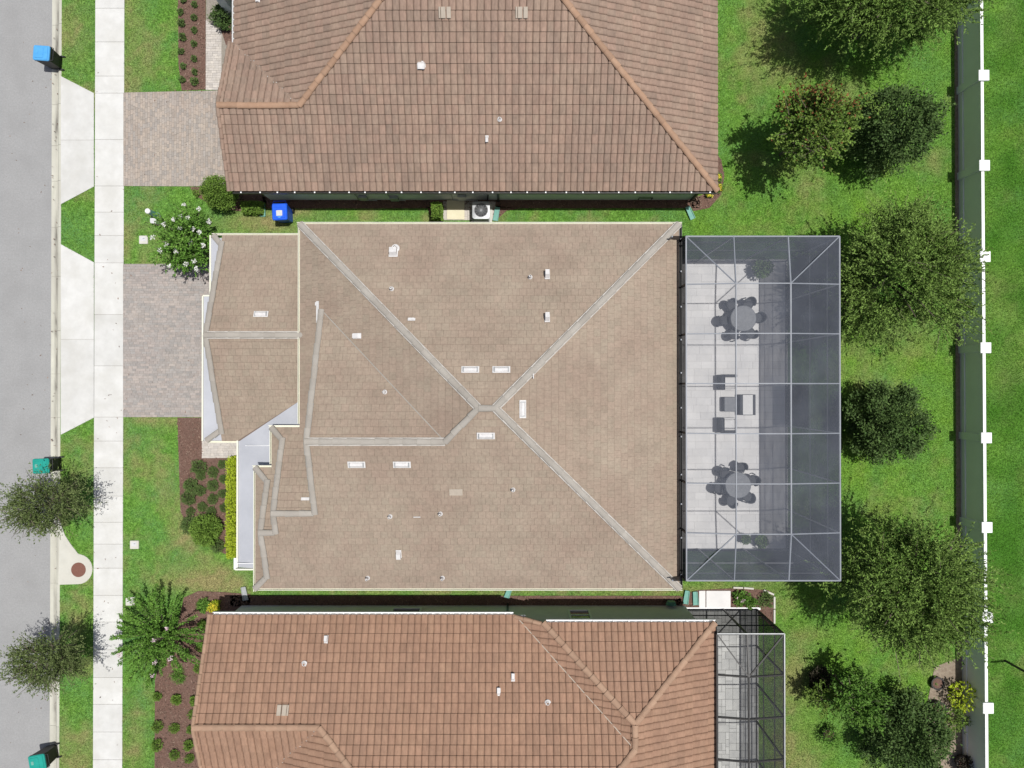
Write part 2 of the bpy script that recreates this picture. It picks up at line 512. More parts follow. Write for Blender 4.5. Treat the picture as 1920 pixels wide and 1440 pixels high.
# kerb: one object per poured length
kerb_base = MB().box(((XR + XB) / 2, 0, -.17), (XB - XR - .02, 80, .04)).build('kerb', M['joint'])
tag(kerb_base, kind='structure')
kerb_y = [Yp(v) for v in (-360, -200, -90, 44, 194, 271, 338, 425, 518, 620, 701, 783, 870, 985, 1095, 1185, 1275, 1363, 1470, 1600, 1760)]
prof = [(XR, -.15), (XR, -.132), (XR + .10, -.134), (XR + .17, -.136), (XR + .21, -.137), (XR + .26, -.138), (XR + .29, -.10), (XR + .31, -.06), (XR + .37, -.012), (XB, .006), (XB, -.15)]
px_ = np.array([p[0] for p in prof]) - XR
GRIME = [(80, 40, 1.0), (225, 30, .9), (440, 40, .55), (560, 90, .6), (700, 60, .7), (820, 40, .6), (1150, 60, .4), (1320, 60, .5), (20, 20, .5)]
for i in range(len(kerb_y) - 1):
    y1, y0 = kerb_y[i] - .005, kerb_y[i + 1] + .005
    n = len(prof)
    m_ = max(2, int((y1 - y0) / .10))
    v, f, sv = [], [], []
    for r in range(m_ + 1):
        y = y0 + (y1 - y0) * r / m_
        py_ = 727 - y / .022
        amp = sum(g_a * math.exp(-((py_ - g_y) / g_s) ** 2) for g_y, g_s, g_a in GRIME) + .12
        ctr = .225 + .02 * math.sin(y * 1.7)
        w_ = .055 + .03 * float(vnoise(y, 3.0, .5))
        for k, (x, z) in enumerate(prof):
            v.append((x, y, z))
            sv.append(min(.92, amp * math.exp(-((px_[k] - ctr) / w_) ** 2) * (.45 + .9 * float(vnoise(y, x * 5, .25))) + .10 * float(vnoise(y * 2, x * 9, .3))))
    for r in range(m_):
        for k in range(n - 1):
            f.append([r * n + k, (r + 1) * n + k, (r + 1) * n + k + 1, r * n + k + 1])
    f += [list(range(n - 1, -1, -1)), [m_ * n + k for k in range(n)]]
    o = MB().add(v, [q[::-1] for q in f]).build('kerb_stone', M['curb'], kerb_base)
    at = o.data.attributes.new('stain', 'FLOAT', 'POINT')
    at.data.foreach_set('value', sv)

# pavement slabs
pave = MB().box(((SW0 + SW1) / 2, 0, .0), (SW1 - SW0 - .02, 80, .02)).build('pavement', M['joint'])
tag(pave, kind='structure')
sy = [-330, -200, -130, -85, -35, 16, 79, 143, 175, 262, 349, 398, 442, 493, 590, 686, 782, 827, 877, 930, 979, 1020, 1065, 1116, 1166, 1218, 1270, 1320, 1372, 1424, 1476, 1530, 1640, 1800]
for i in range(len(sy) - 1):
    ya, yb = Yp(sy[i]) - .004, Yp(sy[i + 1]) + .004
    MB().rbox(((SW0 + SW1) / 2, (ya + yb) / 2, .0), (SW1 - SW0, ya - yb, .052 + .006 * random.random()), .012, bevel=.008, seg=2).build('concrete_slab', M['concrete_o'], pave)
EXCLUDE.append([(SW0 - .01, -50), (SW1 + .01, -50), (SW1 + .01, 50), (SW0 - .01, 50)])

# concrete aprons between kerb and pavement
def apron(pxs, label_name):
    pts = [P2(*q) for q in pxs]
    base = MB().prism(pts, -.02, .012)
    o = tag(base.build('driveway_apron', M['joint']), kind='structure')
    ys = sorted((p[1] for p in pts))
    ymid = (ys[0] + ys[-1]) / 2
    top = [p for p in pts]
    # two poured halves
    for s in (1, -1):
        q = clip2(top, (0, ymid + s * .005), (0, s))
        if q:
            MB().prism(q, .0, .022).build('concrete_slab', M['concrete_o'], o)
    EXCLUDE.append(pts)
def clip2(poly, p, n):
    out = []
    for i in range(len(poly)):
        a, b = poly[i], poly[(i + 1) % len(poly)]
        da = (a[0] - p[0]) * n[0] + (a[1] - p[1]) * n[1]
        db = (b[0] - p[0]) * n[0] + (b[1] - p[1]) * n[1]
        if da >= 0:
            out.append(a)
        if (da > 0 and db < 0) or (da < 0 and db > 0):
            t = da / (da - db)
            out.append((a[0] + (b[0] - a[0]) * t, a[1] + (b[1] - a[1]) * t))
    return out
apron([(114.5, 143), (176.5, 175), (176.5, 350), (114.5, 383)], 'upper')
apron([(114.5, 458), (176.5, 492), (176.5, 783), (114.5, 815)], 'lower')

# storm drain pad with its iron lid
pad = [P2(113, 978), P2(122, 1003), P2(133, 1020), P2(147, 1038)]
for k in range(13):
    a = rad(80 - 170 * k / 12)
    pad.append(P2(147 + 27 * math.cos(a), 1067 - 28 * math.sin(a)))
pad += [P2(110, 1096)]
drain = tag(MB().prism(pad, -.05, .026).build('storm_drain', M['concrete']), 'rounded concrete drain pad with a brown iron lid beside the kerb', 'drain')
c = P(148, 1068)
MB().lathe((c.x, c.y, .02), [(.30, 0), (.30, .018), (.255, .018), (.25, .012), (.05, .014), (.0, .014)], 28).build('manhole_lid', M['iron'], drain)
ring = MB()
for k in range(10):
    a = 2 * math.pi * k / 10
    ring.box((c.x + .17 * math.cos(a), c.y + .17 * math.sin(a), .036), (.07, .02, .008), a)
ring.build('lid_rib', M['iron'], drain)
EXCLUDE.append(pad)

# ---- paver fields
def paver_field(name, poly, material, z=.03, sizes=((.20, .10), (.20, .10), (.155, .10), (.26, .10)), along='y', gap=.005, kind='structure', label=None, cat=None):
    base = MB().prism(poly, -.03, z - .016).build(name, M['joint'])
    tag(base, label, cat, kind=kind)
    xs, ys = [p[0] for p in poly], [p[1] for p in poly]
    R = MB()
    d = sizes[0][1]
    if along == 'y':
        u0, u1, v0, v1 = min(xs), max(xs), min(ys), max(ys)
    else:
        u0, u1, v0, v1 = min(ys), max(ys), min(xs), max(xs)
    ccw = sum(poly[i][0] * poly[(i + 1) % len(poly)][1] - poly[(i + 1) % len(poly)][0] * poly[i][1] for i in range(len(poly))) > 0
    pl = poly if ccw else poly[::-1]
    u = u0
    while u < u1:
        v = v0 - random.random() * .2
        while v < v1:
            l = random.choice(sizes)[0]
            if along == 'y':
                q = [(u, v), (u + d - gap, v), (u + d - gap, v + l - gap), (u, v + l - gap)]
            else:
                q = [(v, u), (v + l - gap, u), (v + l - gap, u + d - gap), (v, u + d - gap)]
            for i in range(len(pl)):
                a, b = pl[i], pl[(i + 1) % len(pl)]
                q = clip2(q, a, (-(b[1] - a[1]), b[0] - a[0]))
                if len(q) < 3:
                    break
            if len(q) >= 3:
                R.prism(q, z - .02, z + random.uniform(-.003, .003), random.random())
            v += l
        u += d
    o = R.build('pavers', material, base)
    tag(o, kind='stuff')
    EXCLUDE.append(poly)
    return base
paver_field('driveway', [P2(232, 174), P2(412, 170), P2(423, 350), P2(232, 349)], M['paver_a'])
wx0, wx1 = P(386.5, 90).x, P(416, 90).x
paver_field('walkway', [(wx0, Yp(169)), (wx1 + .3, Yp(169)), (wx1 + .3, Yp(70)), (wx1, Yp(60)), (wx1, Yp(-60)), (wx0, Yp(-60))], M['paver_c'], along='x', z=.034)
paver_field('driveway', [P2(231.5, 495), P2(400, 495), P2(400, 782), P2(231.5, 782)], M['paver_b'], z=.032, along='x')
paver_field('walkway', [P2(379, 822), P2(470, 822), P2(470, 858), P2(379, 859)], M['paver_c'], along='x')

# ---- mulch beds: an uneven sheet plus loose chips
chips = []
def bed(pxs, h=.05, world=None, chip=140):
    pts = world if world else [P2(*q) for q in pxs]
    b = MB().prism(pts, -.03, .02)
    o = tag(b.build('mulch_bed', M['mulch']), kind='structure')
    EXCLUDE.append(pts)
    xs, ys = np.array([p[0] for p in pts]), np.array([p[1] for p in pts])
    n = int((xs.max() - xs.min()) * (ys.max() - ys.min()) * chip)
    x, y = rng.uniform(xs.min(), xs.max(), n), rng.uniform(ys.min(), ys.max(), n)
    k = in_poly(x, y, pts)
    x, y = x[k], y[k]
    n = len(x)
    L, W = rng.uniform(.03, .10, n), rng.uniform(.012, .03, n)
    a = rng.uniform(0, np.pi, n)
    Q = np.zeros((n, 4, 3))
    for i, (s, t) in enumerate(((-1, -1), (1, -1), (1, 1), (-1, 1))):
        Q[:, i, 0] = x + s * L / 2 * np.cos(a) - t * W / 2 * np.sin(a)
        Q[:, i, 1] = y + s * L / 2 * np.sin(a) + t * W / 2 * np.cos(a)
        Q[:, i, 2] = .022 + rng.uniform(0, .035, n)
    w = link('mulch_chips', np_mesh('mulch_chips', Q, 4, M['mulch_chip'], {'tint': rng.random(n)}), o)
    tag(w, kind='stuff')
    return o
bed([(334, -60), (386, -60), (386, 168), (341, 170), (335, 120)])
bed([(414, -40), (470, -40), (470, 85), (424, 85), (416, 60)])
bed([(356, 351), (470, 350), (500, 372), (500, 392), (470, 398), (430, 394), (395, 384), (372, 370)])
bed(None, world=[(-10.3, 7.9), (7.75, 7.9), (7.75, 7.42), (-10.3, 7.40)])
bed([(800, 388), (832, 388), (832, 416), (820, 414), (808, 405)])
bed([(925, 385), (975, 391), (950, 395), (936, 408), (925, 412)])
bed([(1290, 375), (1345, 355), (1345, 290), (1352, 300), (1358, 330), (1352, 365), (1330, 390), (1300, 396)])
bed([(333, 783), (380, 783), (380, 858), (470, 860), (470, 1046), (445, 1046), (425, 1040), (392, 1022), (357, 993), (339, 960), (336, 880)])
bed([(290, 1500), (291, 1275), (300, 1240), (330, 1190), (345, 1120), (372, 1108), (420, 1110), (470, 1114), (470, 1160), (420, 1200), (420, 1500)])
bed(None, world=[(-11.6, -9.0), (6.95, -9.0), (6.95, -8.56), (-11.6, -8.56)])
bed([(1255, 1132), (1290, 1112), (1310, 1106), (1372, 1103), (1440, 1106), (1450, 1113), (1452, 1150), (1452, 1180), (1420, 1150), (1300, 1146)])
soil_pts = [P2(1752, 1250), P2(1800, 1232), P2(1803, 1500), P2(1765, 1500), P2(1742, 1400), P2(1736, 1330)]
tag(MB().prism(soil_pts, -.03, .016).build('soil_patch', M['soil']), kind='structure')
EXCLUDE.append(soil_pts)
strip = [P2(1789, -80), P2(1812, -80), P2(1816, 1540), P2(1794, 1540)]
tag(MB().prism(strip, -.03, .012).build('soil_strip', M['soil']), kind='structure')
EXCLUDE.append([P2(1791, -80), P2(1812, -80), P2(1816, 1540), P2(1796, 1540)])

# ================================================================== ROOF TOOLS
def proj(p):
    q = Vector(p) - Vector((0, 0, CAM_H))
    y = q.y * _ct + q.z * _st
    z = -q.y * _st + q.z * _ct
    return 960 - F_PX * q.x / z, 720 + F_PX * y / z
def plane_frame(poly, ze):
    a = [Vector(p) for p in poly]
    n = Vector((0, 0, 0))
    for i in range(len(a)):
        p, q = a[i], a[(i + 1) % len(a)]
        n += p.cross(q)
    n.normalize()
    if n.z < 0:
        n = -n
    v = (Vector((0, 0, 1)) - n * n.z).normalized()
    u = v.cross(n).normalized()
    P0 = a[0] + v * ((ze - a[0].z) / v.z)
    O = P0 - u * u.dot(P0)
    return O, u, v, n
def clip_convex(q, poly):
    for i in range(len(poly)):
        a, b = poly[i], poly[(i + 1) % len(poly)]
        q = clip2(q, a, (-(b[1] - a[1]), b[0] - a[0]))
        if len(q) < 3:
            return []
    return q
ROLL = ([0, .10, .26, .5, .74, .90, 1.0], [0, .026, .040, .043, .040, .026, 0])
FLAT = ([0, 1.0], [0, 0])
def tile_roof(roof, planes, ze_default, wid, course, profile, mats, stagger, n_single=300, low=.034, lap=.013):
    """cover each convex plane with lapped tiles; the largest-looking become objects, the rest one mesh"""
    ts, hs = profile
    single, R = [], MB()
    g_ = .005 if stagger else .008
    for pl in planes:
        poly, ze = pl if isinstance(pl, tuple) else (pl, ze_default)
        O, u, v, n = plane_frame(poly, ze)
        p2 = [((Vector(p) - O).dot(u), (Vector(p) - O).dot(v)) for p in poly]
        ar = sum(p2[i][0] * p2[(i + 1) % len(p2)][1] - p2[(i + 1) % len(p2)][0] * p2[i][1] for i in range(len(p2)))
        if ar < 0:
            p2 = p2[::-1]
        u0, u1 = min(p[0] for p in p2), max(p[0] for p in p2)
        v0, v1 = min(p[1] for p in p2), max(p[1] for p in p2)
        r0 = int(math.floor(v0 / course))
        r1 = int(math.ceil(v1 / course))
        for r in range(r0, r1):
            off = (wid / 2 if (stagger and r % 2) else 0) + (random.uniform(-.01, .01))
            if stagger:
                off += random.uniform(-.03, .03)
            i0 = int(math.floor((u0 - off) / wid))
            i1 = int(math.ceil((u1 - off) / wid))
            for i in range(i0, i1):
                a, b = i * wid + off, r * course
                cs = [(a, b), (a + wid, b), (a + wid, b + course), (a, b + course)]
                full = clip_convex(cs, p2)
                if not full:
                    continue
                af = abs(sum(full[k][0] * full[(k + 1) % len(full)][1] - full[(k + 1) % len(full)][0] * full[k][1] for k in range(len(full)))) / 2
                whole = af > wid * course * .9999
                tint = random.random()
                if whole:
                    w = O + u * a + v * b
                    px, py = proj(w)
                    if 10 < px < 1910 and 10 < py < 1430:
                        single.append((w.z, w, u, v, n))
                        continue
                for k in range(len(ts) - 1):
                    ua = a + ts[k] * wid + (g_ / 2 if k == 0 else 0)
                    ub = a + ts[k + 1] * wid - (g_ / 2 if k == len(ts) - 2 else 0)
                    q = [(ua, b), (ub, b), (ub, b + course - lap), (ua, b + course - lap)]
                    if not whole:
                        q = clip_convex(q, p2)
                    if len(q) < 3:
                        continue
                    pts = []
                    for (x, y) in q:
                        f = (x - ua) / (ub - ua)
                        hh = hs[k] + (hs[k + 1] - hs[k]) * f + low + (.006 - low) * (y - b) / course
                        pts.append(O + u * x + v * y + n * hh)
                    R.poly(pts, tint)
                    fr = [m for m, (x, y) in enumerate(q) if abs(y - b) < 1e-5]
                    if len(fr) == 2:
                        A, B = pts[fr[0]], pts[fr[1]]
                        qa, qb = q[fr[0]], q[fr[1]]
                        R.poly([A, O + u * qa[0] + v * qa[1] - n * .01, O + u * qb[0] + v * qb[1] - n * .01, B], tint)
    single.sort(key=lambda s: -s[0])
    T = MB()
    for k in range(len(ts) - 1):
        ua = ts[k] * wid + (g_ / 2 if k == 0 else 0)
        ub = ts[k + 1] * wid - (g_ / 2 if k == len(ts) - 2 else 0)
        T.poly([(ua, 0, hs[k] + low), (ub, 0, hs[k + 1] + low), (ub, course - lap, hs[k + 1] + .006), (ua, course - lap, hs[k] + .006)])
        T.poly([(ua, 0, -.01), (ub, 0, -.01), (ub, 0, hs[k + 1] + low), (ua, 0, hs[k] + low)])
    T.poly([(g_ / 2, 0, -.01), (g_ / 2, 0, low), (g_ / 2, course, .006), (g_ / 2, course, -.01)])
    T.poly([(wid - g_ / 2, 0, -.01), (wid - g_ / 2, course, -.01), (wid - g_ / 2, course, .006), (wid - g_ / 2, 0, low)])
    me = T.mesh('roof_tile', mats[1])
    for k, (z, w, u, v, n) in enumerate(single):
        mtx = Matrix(((u.x, v.x, n.x, w.x), (u.y, v.y, n.y, w.y), (u.z, v.z, n.z, w.z), (0, 0, 0, 1)))
        if k < n_single:
            o = link('roof_tile', me, roof)
            o.matrix_local = mtx
        else:
            tint = random.random()
            b = len(R.v)
            R.v.extend([tuple(mtx @ Vector(p)) for p in T.v])
            for f in T.f:
                R.f.append([q + b for q in f])
                R.t.append(tint)
    o = R.build('roof_tiles', mats[0], roof)
    tag(o, kind='stuff')
def caps(roof, p0, p1, material, width=.24, length=.36, rise=.085, lift=.035, name='ridge_cap'):
    p0, p1 = Vector(p0), Vector(p1)
    L = (p1 - p0).length
    n = max(1, int(round(L / length)))
    d = (p1 - p0) / n
    dn = d.normalized()
    s = dn.cross(Vector((0, 0, 1))).normalized()
    up = s.cross(dn).normalized()
    B = MB()
    ln = d.length
    rows = []
    for t, k, dz in ((0, 1.08, .022), (ln * 1.04, .92, 0)):
        rows.append([(math.cos(a) * width / 2 * k, t, math.sin(a) * rise * k + dz) for a in [math.pi * q / 7 for q in range(8)]])
    v = rows[0] + rows[1]
    f = [[i, i + 1, 8 + i + 1, 8 + i] for i in range(7)] + [list(range(7, -1, -1))]
    me = B.add(v, [q[::-1] for q in f]).mesh(name, material, smooth=False)
    for i in range(n):
        q = p0 + d * i + up * lift
        jit = random.uniform(-.008, .008)
        o = link(name, me, roof)
        o.matrix_local = Matrix(((s.x, dn.x, up.x, q.x + s.x * jit), (s.y, dn.y, up.y, q.y + s.y * jit), (s.z, dn.z, up.z, q.z), (0, 0, 0, 1)))
def gutter(house, p0, p1, outward, material, w=.13, h=.11, name='gutter', hangers=None, drop=.05):
    p0, p1, o_ = Vector(p0), Vector(p1), Vector(outward).normalized()
    z = Vector((0, 0, 1))
    G = MB()
    def slab(o0, o1, z0, z1):
        pts = []
        for q in (p0, p1):
            pts += [q + o_ * o0 + z * z0, q + o_ * o1 + z * z0, q + o_ * o1 + z * z1, q + o_ * o0 + z * z1]
        G.add(pts, [[0, 1, 2, 3], [7, 6, 5, 4], [4, 5, 1, 0], [5, 6, 2, 1], [6, 7, 3, 2], [7, 4, 0, 3]])
    slab(.002, .014, -h - drop, -drop)
    slab(.014, w - .02, -h - drop, -h - drop + .012)
    slab(w - .02, w, -h - drop, -drop + .012)
    g = G.build(name, material, house)
    if hangers:
        hm, sp = hangers
        n = int((p1 - p0).length / sp)
        for i in range(n):
            q = p0 + (p1 - p0) * ((i + .5 + random.uniform(-.12, .12)) / n)
            MB().box((q + o_ * (w * .62) - z * (drop - .006)), (.05, .05, .02)).build('gutter_hanger', M['white'], g)
    return g
def on_plane(px, py, poly):
    O, u, v, n = plane_frame(poly, poly[0][2])
    d = ray(px, py)
    c0 = Vector((0, 0, CAM_H))
    t = (O - c0).dot(n) / d.dot(n)
    return c0 + d * t, u, v, n
def place_on(o, w, u, v, n, lift=.04):
    q = w + n * lift
    o.matrix_local = Matrix(((u.x, v.x, n.x, q.x), (u.y, v.y, n.y, q.y), (u.z, v.z, n.z, q.z), (0, 0, 0, 1)))
    return o
def slot_vent(roof, px, py, poly, along_u=True, m='vent', w=.60, d=.23):
    """low attic vent: a bowed hood between two end cheeks on a flat flange"""
    p, u, v, n = on_plane(px, py, poly)
    B = MB()
    B.box((0, 0, .006), (w, d, .014))
    xs = [-w * .36, w * .36]
    seg = 6
    rows = [[(x, -d * .40 + d * .8 * k / seg, .012 + .07 * math.sin(math.pi * (k + .0) / seg) ** .7) for k in range(seg + 1)] for x in xs]
    B.add(rows[0] + rows[1], [[k, seg + 1 + k, seg + 2 + k, k + 1] for k in range(seg)] + [list(range(seg, -1, -1)), list(range(seg + 1, 2 * seg + 2))])
    o = B.build('roof_vent', M[m], roof)
    if not along_u:
        u, v = v, -u
    S = MB()
    for x in (-w * .385, w * .385):
        S.box((x, 0, .03), (w * .07, d * .72, .04))
    sl = S.build('vent_slot', M['ac_metal'], roof)
    place_on(sl, p, u, v, n, .045)
    place_on(o, p, u, v, n, .045)
    return o
def twin_vent(roof, px, py, poly):
    """two low ventilated tiles side by side"""
    p, u, v, n = on_plane(px, py, poly)
    B = MB()
    for x, w in ((-.16, .06), (-.035, .16), (.155, .15)):
        B.rbox((x, 0, .03), (w, .36, .06), .01, bevel=.012, seg=1)
    place_on(B.build('roof_vent', M['pale_tile'], roof), p, u, v, n, .05)
def pipe_vent(roof, px, py, poly, r=.05, h=.28, m='vent'):
    p, u, v, n = on_plane(px, py, poly)
    B = MB()
    B.lathe((0, 0, -.15), [(r * 1.9, .14), (r * 1.9, .155), (r * 1.15, .19), (r, .2), (r, h + .12), (r * .72, h + .12), (r * .70, h)], 14)
    o = B.build('plumbing_vent', M[m], roof)
    o.location = p + Vector((0, 0, .05))
    return o
def hood_vent(roof, px, py, poly, w=.2, d=.3, h=.2, turn=False, m='vent'):
    """square gooseneck hood with an open dark mouth"""
    p, u, v, n = on_plane(px, py, poly)
    B = MB()
    B.box((0, 0, .006), (w * 1.25, d * 1.2, .014))
    B.hexa([(-w / 2, -d / 2, .01), (w / 2, -d / 2, .01), (w / 2, d / 2, .01), (-w / 2, d / 2, .01),
            (-w / 2, -d / 2, h), (w / 2, -d / 2, h), (w / 2, d / 4, h * .96), (-w / 2, d / 4, h * .96)])
    o = B.build('exhaust_hood', M[m], roof)
    if turn:
        u, v = v, -u
    place_on(o, p, u, v, n, .045)
    return o
def flat_patch(roof, px, py, poly, w, d, m='vent', name='flashing', lift=.05, rot=0):
    p, u, v, n = on_plane(px, py, poly)
    o = MB().box((0, 0, 0), (w, d, .012), rot).build(name, M[m], roof)
    place_on(o, p, u, v, n, lift)
    return o

# ================================================================== HOUSE IN THE MIDDLE (flat tan tiles)
PITCH = .40
def deck_mesh(polys):
    B = MB()
    for p in polys:
        B.poly(p)
    return B
house_b = thing('house', 'tan flat-tiled house with grey ridge lines and white porch roof, in the middle', 'house')
ZE, YN, YS, XE, XW, YR, ZR = 4.2, 5.79, -7.08, 5.90, -7.50, -.645, 4.2 + .4 * 6.435
XR1, XR2 = -1.065, -.535
Z1 = ZE + PITCH * (-1.745 - YS)          # front gable ridge
Z2 = ZE + PITCH * (-4.24 - YS)
Z3 = ZE + PITCH * (-4.95 - YS)
def zs(y): return ZE + PITCH * (y - YS)   # south slope
def zw(x): return ZE + PITCH * (x - XW)   # west slope
X1, X2, X3 = -6.70, -8.11, -8.63          # gable walls
E2, E3 = -8.49, -9.06                     # skirt eaves
N2, N3 = -1.40, -2.82                     # their north eaves
B_north = [(XW, YN, ZE), (XR1, YR, ZR), (XR2, YR, ZR), (XE, YN, ZE)]
B_east = [(XE, YN, ZE), (XR2, YR, ZR), (XE, YS, ZE)]
B_south = [(XE, YS, ZE), (XR2, YR, ZR), (XR1, YR, ZR), (-2.165, -1.745, Z1), (-2.165, YS, ZE)]
B_south1 = [(-2.165, YS, ZE), (-2.165, -1.745, Z1), (X1, -1.745, Z1), (X1, YS, ZE)]
B_south2 = [(X1, YS, ZE), (X1, -4.24, Z2), (X2, -4.24, Z2), (X2, YS, ZE)]
B_south3 = [(X2, YS, ZE), (X2, -4.95, Z3), (X3, -4.95, Z3), (X3, YS, ZE)]
B_south4 = [(X3, YS, ZE), (X3, -6.65, zs(-6.65)), (E3, YS, ZE)]
# west slope, convex pieces
xh_ = XW + (YN - 2.78)
B_west1 = [(XW, YN, ZE), (XW, 2.78, ZE), (xh_, 2.78, zw(xh_))]
B_west3 = [(X1, 2.78, zw(X1)), (-2.165, -1.745, Z1), (XR1, YR, ZR), (xh_, 2.78, zw(xh_))]
B_west2 = [(XW, 2.78, ZE), (XW, N2, ZE), (X1, N2 - .8, zw(X1)), (X1, 2.78, zw(X1))]
B_g1n = [(X1, -1.745, Z1), (-2.165, -1.745, Z1), (X1, 2.78, zw(X1))]
B_g2na = [(X2, N2, ZE), (XW, N2, ZE), (X1, N2 - .8, zw(X1)), (X1, -4.24, Z2), (X2, -4.24, Z2)]
B_g2nb = [(E2, N2, ZE), (X2, N2, ZE), (X2, N2 - .38, ZE + .152)]
zk = lambda x: ZE + PITCH * (x - E2)
B_g2sk = [(E2, N2, ZE), (X2, N2 - .38, ZE + .152), (X2, N3 - .38, ZE + .152), (E2, N3, ZE)]
B_g3na = [(X3, N3, ZE), (E2, N3, ZE), (X2, N3 - .38, ZE + .152), (X2, -4.95, Z3), (X3, -4.95, Z3)]
B_g3nb = [(E3, N3, ZE), (X3, N3, ZE), (X3, N3 - .43, ZE + .172)]
B_g3sk = [(E3, N3, ZE), (X3, N3 - .43, ZE + .172), (X3, -6.65, ZE + .172), (E3, YS, ZE)]
# garage wing
ZG, GYN, GYS, GXW, GXE, GYR = 2.6, 5.74, -2.0, -10.90, -7.10, 1.87
ZGR = ZG + PITCH * 3.87
G_north = [(GXW, GYN, ZG), (GXE, GYN, ZG), (GXE, GYR, ZGR), (GXW, GYR, ZGR)]
xm = lambda y: -10.23 + (y + 2.0) / .625
G_south1 = [(GXW, GYS, ZG), (-10.23, GYS, ZG), (xm(-.21), -.21, ZG + PITCH * 1.79), (GXE, -.05, ZG + PITCH * 1.95), (GXE, GYR, ZGR), (GXW, GYR, ZGR)]
B_planes = [B_north, B_east, B_south, B_south1, B_west3, B_south2, B_south3, B_south4, B_west1, B_west2, B_g1n, B_g2na, B_g2nb, B_g2sk, B_g3na, B_g3nb, B_g3sk]
roof_b = deck_mesh(B_planes + [G_north, G_south1]).build('roof', M['deck'], house_b)
tile_roof(roof_b, [(p, ZE) for p in B_planes] + [(G_north, ZG), (G_south1, ZG)], ZE, .25, .262, FLAT, (M['tile_b'], M['tile_bo']), True, low=.022, lap=.014)
# walls under the roof, gable walls, soffits
W = MB()
W.prism([(XW + .4, YN - .4), (XE - .4, YN - .4), (XE - .4, YS + .4), (E3 + .4, YS + .4), (E3 + .4, N3 - .4), (E2 + .4, N3 - .4), (E2 + .4, N2 - .4), (XW + .4, N2 - .4)], 0, ZE - .02)
W.build('wall', M['stucco_b'], house_b)
MB().prism([(GXW + .05, GYN - .35), (GXE - .002, GYN - .35), (GXE - .002, GYS + .35), (GXW + .05, GYS + .35)], 0, ZG - .03).build('garage_wall', M['stucco_b'], house_b)
W = MB()
def gable(B, x, pts):
    B.add([(x + .03, y, z) for y, z in pts] + [(x + .13, y, z) for y, z in pts],
          [list(range(len(pts))), list(range(2 * len(pts) - 1, len(pts) - 1, -1))])
gable(W, X1, [(2.75, zw(X1) - .02), (-1.745, Z1 - .03), (-4.24, Z2 - .02), (-4.24, zw(X1) - .4), (2.7, zw(X1) - .4)])
gable(W, X2, [(N2 - .4, ZE + .12), (-4.24, Z2 - .03), (-4.95, Z3 - .02), (-4.95, ZE - .1), (N2 - .4, ZE - .1)])
gable(W, X3, [(N3 - .45, ZE + .14), (-4.95, Z3 - .03), (-6.65, ZE + .14), (-6.65, ZE - .1), (N3 - .45, ZE - .1)])
gable(W, GXW, [(GYN - .2, ZG + .04), (GYR, ZGR - .03), (GYS + .2, ZG + .04), (GYS + .2, ZG - .1), (GYN - .2, ZG - .1)])
W.build('gable_wall', M['stucco_b'], house_b)
S = MB()
S.prism([(XW + .01, YN - .01), (XE - .01, YN - .01), (XE - .01, YS + .01), (E3 + .01, YS + .01), (E3 + .01, N3 - .01), (E2 + .01, N3 - .01), (E2 + .01, N2 - .01), (XW + .01, N2 - .01)], ZE - .16, ZE - .012)
S.prism([(GXW + .01, GYN - .01), (GXE - .01, GYN - .01), (GXE - .01, GYS + .01), (GXW + .01, GYS + .01)], ZG - .16, ZG - .012)
S.build('soffit', M['white'], house_b)
# ridges, hips, rakes
cb = dict(material=M['cap_b'], width=.21, length=.44, rise=.06, lift=.03)
hipz = lambda x, y: ZE
for a, b in [((XW, YN, ZE), (XR1, YR, ZR)), ((XE, YN, ZE), (XR2, YR, ZR)), ((XE, YS, ZE), (XR2, YR, ZR)), ((XR1, YR, ZR), (XR2, YR, ZR)),
             ((-2.165, -1.745, Z1), (XR1, YR, ZR)), ((X1, -1.745, Z1), (-2.165, -1.745, Z1)),
             ((X1 + .05, 2.70, zw(X1) + .03), (X1 + .05, -1.745, Z1)), ((X1 + .05, -4.24, Z2), (X1 + .05, -1.745, Z1)),
             ((X2, -4.24, Z2), (X1, -4.24, Z2)), ((X2 + .05, N2 - .38, ZE + .152), (X2 + .05, -4.24, Z2)), ((X2 + .05, -4.95, Z3), (X2 + .05, -4.24, Z2)),
             ((E2, N2, ZE), (X2, N2 - .38, ZE + .152)),
             ((X3, -4.95, Z3), (X2, -4.95, Z3)), ((X3 + .05, N3 - .43, ZE + .172), (X3 + .05, -4.95, Z3)), ((X3 + .05, -6.65, ZE + .172), (X3 + .05, -4.95, Z3)),
             ((E3, N3, ZE), (X3, N3 - .43, ZE + .172)), ((E3, YS, ZE), (X3, -6.65, ZE + .172)),
             ((GXW, GYR, ZGR), (GXE, GYR, ZGR)), ((GXW + .04, GYN - .30, ZG + .12), (GXW + .04, GYR, ZGR)), ((GXW + .04, GYS + .30, ZG + .12), (GXW + .04, GYR, ZGR)),
             ((-11.20, GYN - .02, ZG + .02), (GXW, GYN - .38, ZG + .15)), ((-11.45, GYS + .02, ZG + .02), (GXW, GYS + .42, ZG + .15))]:
    caps(roof_b, a, b, **cb)
# valley flashing and the mortar lines beside the hips
V = MB().beam((X1 + .05, 2.72, zw(X1) + .05), (-2.2, -1.71, Z1 + .02), .035, .012)
V.build('valley_flashing', M['cap_b'], roof_b)
for a, b in [((XW, YN, ZE), (XR1, YR, ZR)), ((XE, YN, ZE), (XR2, YR, ZR)), ((XE, YS, ZE), (XR2, YR, ZR)), ((X1, -1.745, Z1), (-2.165, -1.745, Z1)), ((GXW, GYR, ZGR), (GXE, GYR, ZGR))]:
    MB().beam(Vector(a) + Vector((0, 0, .025)), Vector(b) + Vector((0, 0, .025)), .27, .03).build('mortar_bed', M['mortar'], roof_b)
